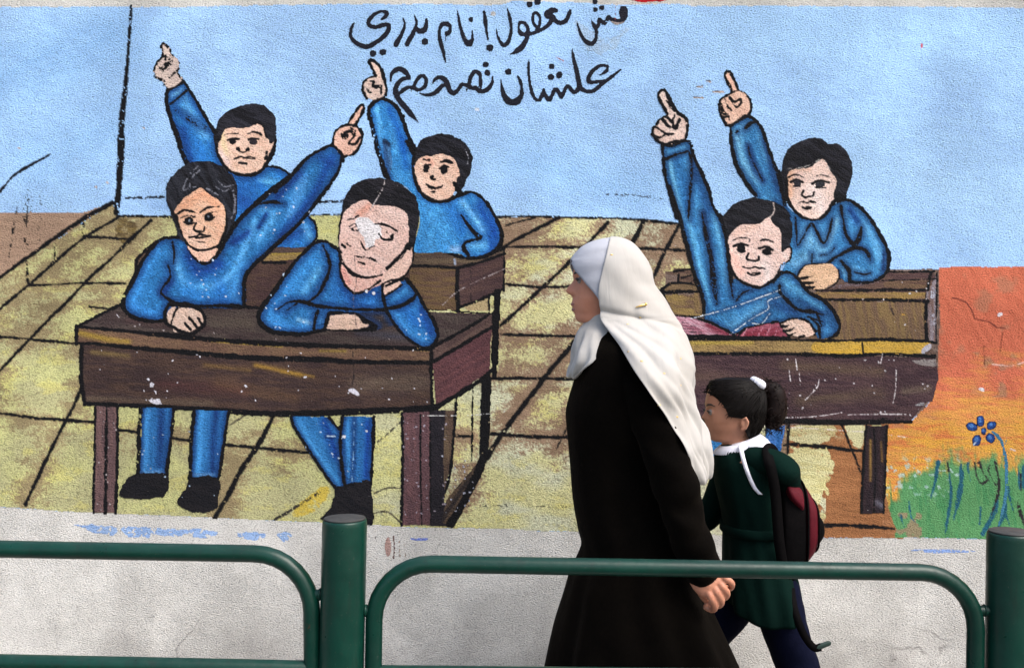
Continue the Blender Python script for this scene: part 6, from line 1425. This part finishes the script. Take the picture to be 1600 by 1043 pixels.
# ============================== the girl
Gf = Frame(2.98, 1175)
girl_skin = skin_material('girl_skin', (.34, .155, .094), (.40, .19, .12))
def build_girl():
    mb = MB(); P_ = Gf.p
    rows = [(592, 1140, 1166, .018, 0, .02, 2), (595, 1126, 1180, .040, 0, .02, 2), (601, 1114, 1182, .057, 0, .02, 2), (609, 1107.5, 1187, .066, 0, .02, 2), (618, 1104, 1190, .070, 0, .02, 2.1), (626, 1103, 1191, .0705, .3, .04, 2.2), (631, 1102.8, 1191, .070, 1.0, .035, 2.2), (636, 1104, 1191, .068, 1.0, .012, 2.2), (641, 1104.5, 1190, .068, 2.8, .011, 2.2), (646, 1104, 1189, .068, 5.2, .011, 2.2),
            (650.5, 1103.6, 1187, .067, 7.4, .012, 2.2), (653.5, 1103.4, 1186, .066, 6.6, .0135, 2.2), (656, 1103.4, 1185, .065, 2.8, .013, 2.2), (659, 1103.4, 1186, .063, 1.6, .018, 2.2), (662, 1103.4, 1184, .061, 2.8, .02, 2.1), (664.5, 1103.6, 1182, .060, 3.2, .02, 2.1), (666.5, 1104.4, 1180, .058, 1.4, .02, 2.1), (669, 1104.6, 1179, .056, 3.2, .019, 2.1), (672, 1106, 1177, .053, 1.6, .02, 2.1), (676, 1106.6, 1175, .049, 1.2, .02, 2), (681, 1107.4, 1172, .044, 1.0, .02, 2), (686, 1110, 1168, .040, .4, .02, 2), (690, 1118, 1162, .032, 0, .02, 2)]
    rings = head_shell(Gf, rows)
    for s in (-1, 1): dent(rings, P_(1105, 642) + Vector((0, s * .029, 0)), .0135, .006, Vector((1, 0, 0)))
    mb.loft(rings)
    for s in (-1, 1):
        mb.ball(P_(1110.6, 642.5) + Vector((0, s * .029, 0)), .0118, 20, 14)
        # ear
        c = P_(1154, 658) + Vector((0, s * .066, 0))
        mb.tube([c + Vector((-.008, s * .004, -.020)), c + Vector((.004, s * .010, -.014)), c + Vector((.010, s * .014, .004)), c + Vector((.004, s * .012, .018)), c + Vector((-.010, s * .006, .012))], [.0045, .0045, .0050, .0048, .0040], 10)
        mb.ball(c + Vector((-.002, s * .004, 0)), (.010, .007, .018))
    mb.tube([P_(1150, 668), P_(1148, 695), P_(1152, 720)], [.044, .040, .048], 18)
    mb.tube([P_(1162, 726), P_(1168, 780), P_(1178, 850), P_(1188, 930)], [.066, .075, .075, .085], 18, False, 1.3)
    mb.tube([P_(1162, 730, -.09), P_(1160, 726, 0), P_(1162, 730, .09)], [.034, .045, .034], 14)
    # far arm reaching forward, near arm bent back to the strap
    mb.tube([P_(1145, 725, .13), P_(1118, 795, .15), P_(1085, 820, .14), P_(1066, 822, .13)], [.040, .034, .028, .022], 14)
    mb.tube([P_(1180, 728, -.09), P_(1218, 736, -.125), P_(1224, 762, -.06), P_(1220, 800, .01)], [.034, .028, .022, .018], 14)
    for base, dirx in ((P_(1062, 822, .13), -1), (P_(1219, 806, .015), 0)):
        d = Vector((-1, 0, -.1)) if dirx else Vector((-.15, 0, -1)); d.normalize(); side = Vector((0, 1, 0)); up = d.cross(side)
        mb.tube([base, base + d * .02, base + d * .045], [.019, .023, .022], 12, False, .6, (0, 1, 0) if not dirx else (0, 0, 1))
        wd = Vector((0, 0, 1)) if dirx else Vector((1, 0, 0))
        for k, L in zip((-1.5, -.5, .5, 1.5), (.034, .042, .044, .036)):
            q = base + d * .05 + wd * k * .0095
            finger(mb, [q, q + d * L * .5 + side * .006, q + d * L * .75 + side * .018], .0064, .0052)
        q = base + d * .018 + wd * -.02
        finger(mb, [q, q + d * .018 - wd * .010, q + d * .034 - wd * .008], .0072, .0058)
    mb.tube([P_(1170, 915, .06), P_(1090, 1030, .07), P_(1046, 1130, .07), P_(1034, 1192, .07)], [.062, .045, .032, .030], 14)
    mb.tube([P_(1205, 925, -.06), P_(1236, 1030, -.065), P_(1275, 1140, -.065), P_(1288, 1185, -.065)], [.062, .045, .032, .030], 14)
    mb.tube([P_(1034, 1198, .07), P_(1004, 1214, .07)], [.028, .020], 12); mb.tube([P_(1288, 1190, -.065), P_(1262, 1214, -.065)], [.028, .020], 12)
    o = mb.build('person', girl_skin, None, True, REMESH(.0030, 3)); o.location = Gf.o
    tag(o, 'schoolgirl with a curly ponytail in a dark green dress and white collar', 'person')
    return o
girl = build_girl()
face_bits(Gf, girl, (1108.8, 642.5), (1103.4, 632.5), None, .92, .029, LIPM)
GLIP = simple_material('girl_lip', (.24, .10, .085), .45, 0, .08)
lm = MB()
for py, px, r, ln in ((664, 1101.4, .0035, .016), (669, 1102.6, .0042, .014)):
    c = Gf.p(px, py)
    lm.tube([c + Vector((.012, -ln * 1.15, .001)), c + Vector((.0045, -ln * .62, 0)), c + Vector((.0006, 0, 0)), c + Vector((.0045, ln * .62, 0)), c + Vector((.012, ln * 1.15, .001))], [.001, r * .85, r, r * .85, .001], 10)
lm.build('lips', GLIP, girl)

def hair_material(name, c1, c2, sc=(60, 60, 14), rot=0):
    m, nt, b = new_mat(name)
    co = nt.nodes.new('ShaderNodeTexCoord').outputs['Object']
    mp = nt.nodes.new('ShaderNodeMapping'); mp.inputs['Scale'].default_value = sc; mp.inputs['Rotation'].default_value = (0, R(rot), 0); nt.links.new(co, mp.inputs[0])
    n = noise(nt, mp.outputs[0], 4.0, 4, .6)
    nt.links.new(mixc(nt, mrange(nt, n, .3, .7, 0, 1), c1, c2), b.inputs['Base Color']); b.inputs['Roughness'].default_value = .52; b.inputs['Specular IOR Level'].default_value = .10
    bp = nt.nodes.new('ShaderNodeBump'); bp.inputs['Strength'].default_value = .35; bp.inputs['Distance'].default_value = .002
    nt.links.new(n, bp.inputs['Height']); nt.links.new(bp.outputs[0], b.inputs['Normal'])
    return m
HAIRM = hair_material('black_hair', (.0020, .0015, .0014), (.0060, .0043, .0035), (10, 50, 90), 14)
CURLM = hair_material('brown_curls', (.0030, .0018, .0016), (.011, .0052, .004), (60, 60, 60))
rows = [(589.5, 1138, 1138, 1168, .014), (592, 1119, 1119, 1179, .040), (596, 1111, 1111, 1185, .056), (602, 1107.5, 1107.5, 1189, .067), (608, 1106.5, 1104, 1191, .0735), (613, 1111, 1102, 1193.5, .0765), (620, 1121, 1101, 1195, .0785), (628, 1129, 1101, 1195.5, .0795), (636, 1134, 1101, 1195.5, .0795), (643, 1137, 1101, 1195, .0785), (648, 1141, 1101, 1194, .0785), (651, 1160, 1101, 1193, .078), (660, 1163, 1101, 1191, .075), (670, 1164, 1101, 1188, .069), (678, 1168, 1102, 1184, .060), (684, 1172, 1104, 1179, .052)]
ysg = np.arange(589.5, 684.1, 1.5)
hr = u_rings(Gf, rows, ysg, 60, lambda u, y: .0006 * math.sin(u * 70 + y * .12))
hb = MB(); hb.loft(hr, False, False)
def cap_at(y, u, g):
    j = (y - 589.5) / 1.5; j = max(0, min(len(hr) - 1.001, j)); k = u * 60; k = max(0, min(59.999, k))
    a, b = hr[int(j)], hr[int(j) + 1]; f, h = j - int(j), k - int(k); i = int(k)
    p = a[i].lerp(a[i + 1], h).lerp(b[i].lerp(b[i + 1], h), f)
    c = Vector((Gf.x(1150), 0, p.z - .01))
    return p + (p - c).normalized() * g
for i in range(380):      # combed strands running from the hairline back to the tie
    r = random.Random(i); nape = r.random() < .3
    y0 = r.uniform(650, 683) if nape else r.uniform(594, 652)
    u0 = r.uniform(.04, .44) if nape else r.uniform(-.012, .05)
    y1, u1 = r.uniform(597, 607), r.uniform(.42, .5)
    if i % 2: u0, u1 = 1 - u0, 1 - u1
    pts = []
    for t in np.linspace(0, 1, 9):
        e = t * t * (3 - 2 * t) * .4 + t * .6
        pts.append(cap_at(y0 + (y1 - y0) * e - 5 * math.sin(math.pi * t) * (0 if nape else 1), u0 + (u1 - u0) * t, .0016 + .0022 * math.sin(math.pi * t) * r.uniform(.3, 1.1)))
    if not nape and r.random() < .22: pts.insert(0, pts[0] + Vector((r.uniform(-.010, -.002), r.uniform(-.004, .004), r.uniform(-.012, .004))))
    n_ = len(pts); w_ = r.uniform(.0011, .0021)
    hb.tube(pts, [w_ * (.35 if q == 0 else 1 if q < n_ - 1 else .6) for q in range(n_)], 5)
hair = hb.build('hair', HAIRM, girl, True)
pt = MB(); rp = random.Random(11)
core = [Gf.p(1190, 606), Gf.p(1206, 611), Gf.p(1211, 630), Gf.p(1209, 650), Gf.p(1206, 660)]
pt.tube(catmull(core, False, 4), np.interp(np.linspace(0, 1, 17), [0, .3, .7, 1], [.020, .036, .038, .022]), 14)
sil = [(1192, 596), (1203, 594), (1214, 598), (1225, 611), (1230, 633), (1226, 660), (1216, 673), (1201, 674), (1192, 660), (1190, 635)]
for i in range(420):
    t = rp.random(); k = rp.randrange(len(core) - 1)
    c = core[k].lerp(core[k + 1], rp.random())
    th = rp.uniform(0, 2 * math.pi); ph = rp.uniform(-1, 1)
    d = Vector((math.cos(th) * (1 - ph * ph) ** .5, math.sin(th) * (1 - ph * ph) ** .5, ph))
    d.x *= 1.0; L = rp.uniform(.032, .052)
    p0 = c + d * .010; p1 = c + d * L + Vector((.002, 0, -.004)); ax = (p1 - p0)
    u = ax.cross(Vector((.3, .8, .2))).normalized(); w = ax.cross(u).normalized(); rc = rp.uniform(.004, .009); f = rp.uniform(5, 10)
    pt.tube([p0 + ax * s + (u * math.cos(f * s) + w * math.sin(f * s)) * rc * (.4 + s) for s in np.linspace(0, 1, 9)], [.0018, .0018, .0018, .0017, .0016, .0014, .0012, .0009, .0005], 5)
pt.build('ponytail', CURLM, girl)
SCRM = cloth_material('white_scrunchie_cloth', (.66, .66, .74), (.74, .74, .80), 20, .8, 600, .3)
sm = MB(); c = Gf.p(1184, 599, -.022)
for k in range(14):
    a = 2 * math.pi * k / 14
    sm.ball(c + Vector((math.cos(a) * .013, math.sin(a) * .021, .002 - math.cos(a) * .007)), (.0115, .0115, .0135), 10, 8)
sm.build('scrunchie', SCRM, girl)

GREENM = cloth_material('dark_green_school_cloth', (.0012, .0072, .0056), (.0022, .0115, .0088), 5, .9, 800, .3, 0, .04)
dr = MB()
rows = [(692, 1130, 1172, .046, 0), (698, 1125, 1180, .062, 0), (706, 1120.5, 1194, .098, .001), (716, 1117, 1206, .126, .002), (730, 1115, 1213, .138, .002), (760, 1119, 1219, .138, .003), (800, 1128, 1225, .132, .004), (826, 1131, 1227, .128, .005), (850, 1131, 1230, .134, .006), (895, 1131, 1240, .152, .010), (920, 1131, 1246, .164, .014), (938, 1132, 1249, .170, .016), (948, 1134, 1249, .172, .017)]
ys3 = np.arange(692, 948.1, 4.0); _, xf, xb, dd, am = interp_rows(rows, ys3); rings3 = []
for y, f, k, d, a in zip(ys3, xf, xb, dd, am):
    F, K = Gf.x(f), Gf.x(k); c = (F + K) / 2
    hem = (0 if y < 904 else (y - 904) / 44)
    r = ring_xy(Gf.z(y), c, c - F, K - c, d, 80, 0, 2.15)
    for i, v in enumerate(r):
        t = 2 * math.pi * i / 80
        v += Vector((v.x - c, v.y, 0)).normalized() * fold_noise(t, v.z, 2.7, a)
        v.z += hem * .012 * math.sin(t * 3 + 1) + hem * .020 * math.cos(t) - hem * .012
    rings3.append(r)
dr.loft(rings3)
sleeve(dr, [Gf.p(1146, 722, .11), Gf.p(1132, 755, .145), Gf.p(1116, 792, .152), Gf.p(1100, 812, .148), Gf.p(1078, 821, .14), Gf.p(1068, 822, .132)], [.050, .050, .046, .040, .035, .032], 1.0, .004, 22)
sleeve(dr, [Gf.p(1178, 718, -.095), Gf.p(1202, 722, -.125), Gf.p(1224, 732, -.140), Gf.p(1231, 742, -.115), Gf.p(1229, 765, -.075), Gf.p(1224, 800, -.005)], [.040, .043, .043, .038, .034, .031], 5.0, .004, 22)
dress = dr.build('green_dress', GREENM, girl); dress['label'] = 'dark green school dress'
bl = MB(); _y = 822
_, f, k, d, a = [float(np.interp(_y, ys3, q)) for q in (ys3, xf, xb, dd, am)]
F, K = Gf.x(f), Gf.x(k); c = (F + K) / 2
rr_ = []
for yy, g in ((816, .004), (818, .008), (828, .008), (830, .004)): rr_.append(ring_xy(Gf.z(yy), c, c - F + g, K - c + g, d + g + .004, 60, 0, 2.15))
bl.loft(rr_); bl.build('belt', GREENM, girl)

# white collar in lobes, and the white ribbon down the front
WHITEM = cloth_material('white_collar_cotton', (.66, .66, .74), (.74, .74, .80), 12, .8, 700, .2)
cl = MB(); n = 160; inner = []; mid = []; outer = []
for i in range(n):
    t = 2 * math.pi * i / n                       # t = 0 front, near side where sin > 0
    lobe = abs(math.cos(t)) ** .8
    sc_ = .0022 * math.sin(t * 60)
    def at(px_f, px_b, py, d, g=0):
        F, K = Gf.x(px_f), Gf.x(px_b); c = (F + K) / 2
        cc, s = math.cos(t), math.sin(t)
        return Vector((c - cc * ((c - F) + g), -s * (d + g), Gf.z(py)))
    bk_ = (1 - math.cos(t)) * .5
    inner.append(at(1133, 1186, 695 - 18 * bk_, .047))
    mid.append(at(1128, 1194, 698 - 12 * bk_ + (1 - lobe) * 1.0, .070, .006 - .020 * (1 - lobe)))
    g = sc_ - .050 * (1 - lobe)
    outer.append(at(1119, 1204, 709 - 8 * bk_ - (1 - lobe) * 6, .100, .008 + g))
cl.loft([inner, mid, outer], True, False)
cl.build('white_collar', WHITEM, girl, True, (('SOLIDIFY', dict(thickness=.003, offset=1)),))
def on_dress(px, py, g=.004):
    j = int(np.argmin(abs(ys3 - py))); b = None
    for v in rings3[j]:
        if v.y > 0: continue
        q = abs((v.x + Gf.o.x) / (Gf.d + v.y) * FPX + 800 - px)
        if b is None or q < b[0]: b = (q, v)
    return b[1] + Vector((0, -g, 0))
C = catmull([(1156, 697), (1160, 712), (1165, 728), (1171, 744), (1179, 760), (1188, 770)], False, 4)
pa = [on_dress(x - 3.2, y + 1.2, .006) for x, y in C]; pb = [on_dress(x + 3.6, y - 1.2, .006) for x, y in C]
for L in (pa, pb):
    for i, (x, y) in enumerate(C): L[i].z = Gf.z(y, -.12); L[i].x = Gf.x(x + (-3.2 if L is pa else 3.6), L[i].y)
strip_mesh(pa, pb, 'white_ribbon', WHITEM, girl)

NAVYM = cloth_material('navy_trouser_cloth', (.0018, .0024, .009), (.004, .0055, .018), 6, .9, 800, .3, 0, .05)
tr = MB()
sleeve(tr, [Gf.p(1168, 905, .06), Gf.p(1142, 945, .065), Gf.p(1104, 995, .07), Gf.p(1072, 1060, .07), Gf.p(1046, 1130, .07), Gf.p(1036, 1182, .07)], [.078, .074, .066, .062, .058, .055], 1.0, .004, 22)
sleeve(tr, [Gf.p(1208, 925, -.06), Gf.p(1224, 975, -.065), Gf.p(1243, 1030, -.065), Gf.p(1266, 1100, -.065), Gf.p(1286, 1175, -.065)], [.082, .070, .064, .060, .056], 3.0, .004, 22)
tr.build('navy_trousers', NAVYM, girl)
for (ax, dy) in ((1016, .07), (1272, -.065)):
    s = MB(); c = Gf.p(ax, 1210, dy); c.z = .045
    s.ball(c + Vector((-.015, 0, -.01)), (.105, .037, .032)); s.ball(c + Vector((.055, 0, .012)), (.050, .034, .046))
    for i, v in enumerate(s.v): s.v[i] = (v[0], v[1], max(v[2], .004))
    s.build('shoe', SHOEM, girl)

# ============================== the backpack (worn by the girl, a thing of its own)
BAGK = cloth_material('black_bag_nylon', (.0012, .0010, .0012), (.0024, .0018, .0020), 8, .75, 900, .3, 0, .05)
BAGR = cloth_material('maroon_bag_nylon', (.055, .003, .007), (.085, .006, .012), 8, .6, 900, .3, 0, .1)
bag = bpy.data.objects.new('backpack', None); COL.objects.link(bag); bag.location = Gf.o + Vector((Gf.x(1255), 0, Gf.z(915)))
tag(bag, 'dark maroon and black school backpack on the girl\'s back, one strap end dangling', 'backpack')
BO = Vector(bag.location) - Gf.o
def slab(rows, mat, name, parent=bag, pw=3.2, n=40, amp=.004):
    """rows: (px along x, top py, bottom py, half depth)"""
    rows = [(800 + (a - 800) * .962, 521.5 + (b - 521.5) * .975, 521.5 + (c - 521.5) * .955, d) for a, b, c, d in rows]
    m = MB(); xs = np.linspace(rows[0][0], rows[-1][0], 15); _, tp, bt, d = interp_rows(rows, xs); rs = []
    for x, t, b_, h in zip(xs, tp, bt, d):
        zt, zb = Gf.z(t), Gf.z(b_); zc, hz = (zt + zb) / 2, (zt - zb) / 2; r = []
        for i in range(n):
            a = 2 * math.pi * i / n; e = 2 / pw
            yy = math.copysign(abs(math.sin(a)) ** e, math.sin(a)) * h; zz = math.copysign(abs(math.cos(a)) ** e, math.cos(a)) * hz
            q = 1 + amp * 10 * (math.sin(a * 4 + x * .1) * .2 + math.sin(a * 7 + 1) * .15)
            r.append(Vector((Gf.x(x), yy * q, zc + zz)) - BO)
        rs.append(r)
    m.loft(rs); o = m.build(name, mat, parent, True, (('SUBSURF', dict(levels=1)),)); return o
slab([(1219, 742, 926, .115), (1222, 738, 930, .135), (1235, 739, 927, .142), (1250, 744, 914, .142), (1258, 749, 904, .138), (1259, 752, 900, .13)], BAGK, 'bag_body')
slab([(1258, 751, 902, .130), (1262, 753, 893, .139), (1270, 765, 882, .137), (1276, 777, 873, .128), (1278, 781, 869, .118)], BAGR, 'bag_pocket')
slab([(1278, 790, 866, .112), (1284, 798, 860, .112), (1291, 809, 849, .098), (1295, 818, 836, .070)], BAGK, 'bag_front_pocket')
slab([(1226, 748, 772, .138), (1232, 747, 786, .148), (1244, 751, 800, .149), (1251, 756, 806, .146), (1254, 760, 804, .136)], BAGR, 'side_pocket', amp=.008)
zp = MB()
for px, t, b_, h in ((1259, 749, 904, .141), (1277.5, 779, 871, .130)):
    px, t, b_ = 800 + (px - 800) * .962, 521.5 + (t - 521.5) * .975, 521.5 + (b_ - 521.5) * .955
    zt, zb = Gf.z(t), Gf.z(b_); zc, hz = (zt + zb) / 2, (zt - zb) / 2
    zp.tube([Vector((Gf.x(px), math.copysign(abs(math.sin(a)) ** .625, math.sin(a)) * h, zc + math.copysign(abs(math.cos(a)) ** .625, math.cos(a)) * hz)) - BO for a in np.linspace(0, 2 * math.pi, 48, endpoint=False)], .0034, 8, True)
zp.build('zip_piping', BAGK, bag)
def strap(path, w, name='strap', thick=.006, parent=bag, mat=BAGK):
    m = MB(); C = [Vector(c) for c in catmull([tuple(p) for p in path], False, 6)]
    A = []; B = []
    for i, p in enumerate(C):
        t = (C[min(i + 1, len(C) - 1)] - C[max(i - 1, 0)]).normalized(); s = t.cross(Vector((0, 1, 0)))
        if s.length < .2: s = Vector((1, 0, 0))
        s.normalize(); A.append(p - s * w / 2); B.append(p + s * w / 2)
    n = len(A); me = mesh_from(A + B, [(i, i + 1, n + i + 1, n + i) for i in range(n - 1)])
    return bake(link(name, me, mat, parent), (('SOLIDIFY', dict(thickness=thick, offset=0)),))
strap([Gf.p(1226, 744, -.10) - BO, Gf.p(1208, 704, -.10) - BO, Gf.p(1199, 702, -.13) - BO, Gf.p(1201, 718, -.172) - BO, Gf.p(1206, 738, -.182) - BO, Gf.p(1212, 775, -.172) - BO, Gf.p(1218, 850, -.160) - BO, Gf.p(1228, 905, -.13) - BO], .030)
strap([Gf.p(1226, 744, .10) - BO, Gf.p(1206, 712, .11) - BO, Gf.p(1180, 712, .135) - BO, Gf.p(1150, 735, .150) - BO, Gf.p(1146, 780, .150) - BO, Gf.p(1175, 860, .150) - BO, Gf.p(1222, 905, .12) - BO], .030)
e = strap([Gf.p(1236, 918, -.13) - BO, Gf.p(1240, 945, -.16) - BO, Gf.p(1249, 975, -.175) - BO, Gf.p(1259, 996, -.175) - BO, Gf.p(1272, 1011, -.172) - BO, Gf.p(1283, 1010, -.17) - BO], .022, 'strap_end', .004)
bk = MB(); c = Gf.p(1285, 1008, -.17) - BO
bk.tube([c + Vector((-.014, 0, -.005)), c + Vector((.018, 0, .007))], [.009, .008], 8, False, .4, (0, 1, 0)); bk.build('buckle', simple_material('dark_green_buckle', (.010, .030, .022), .5), bag)
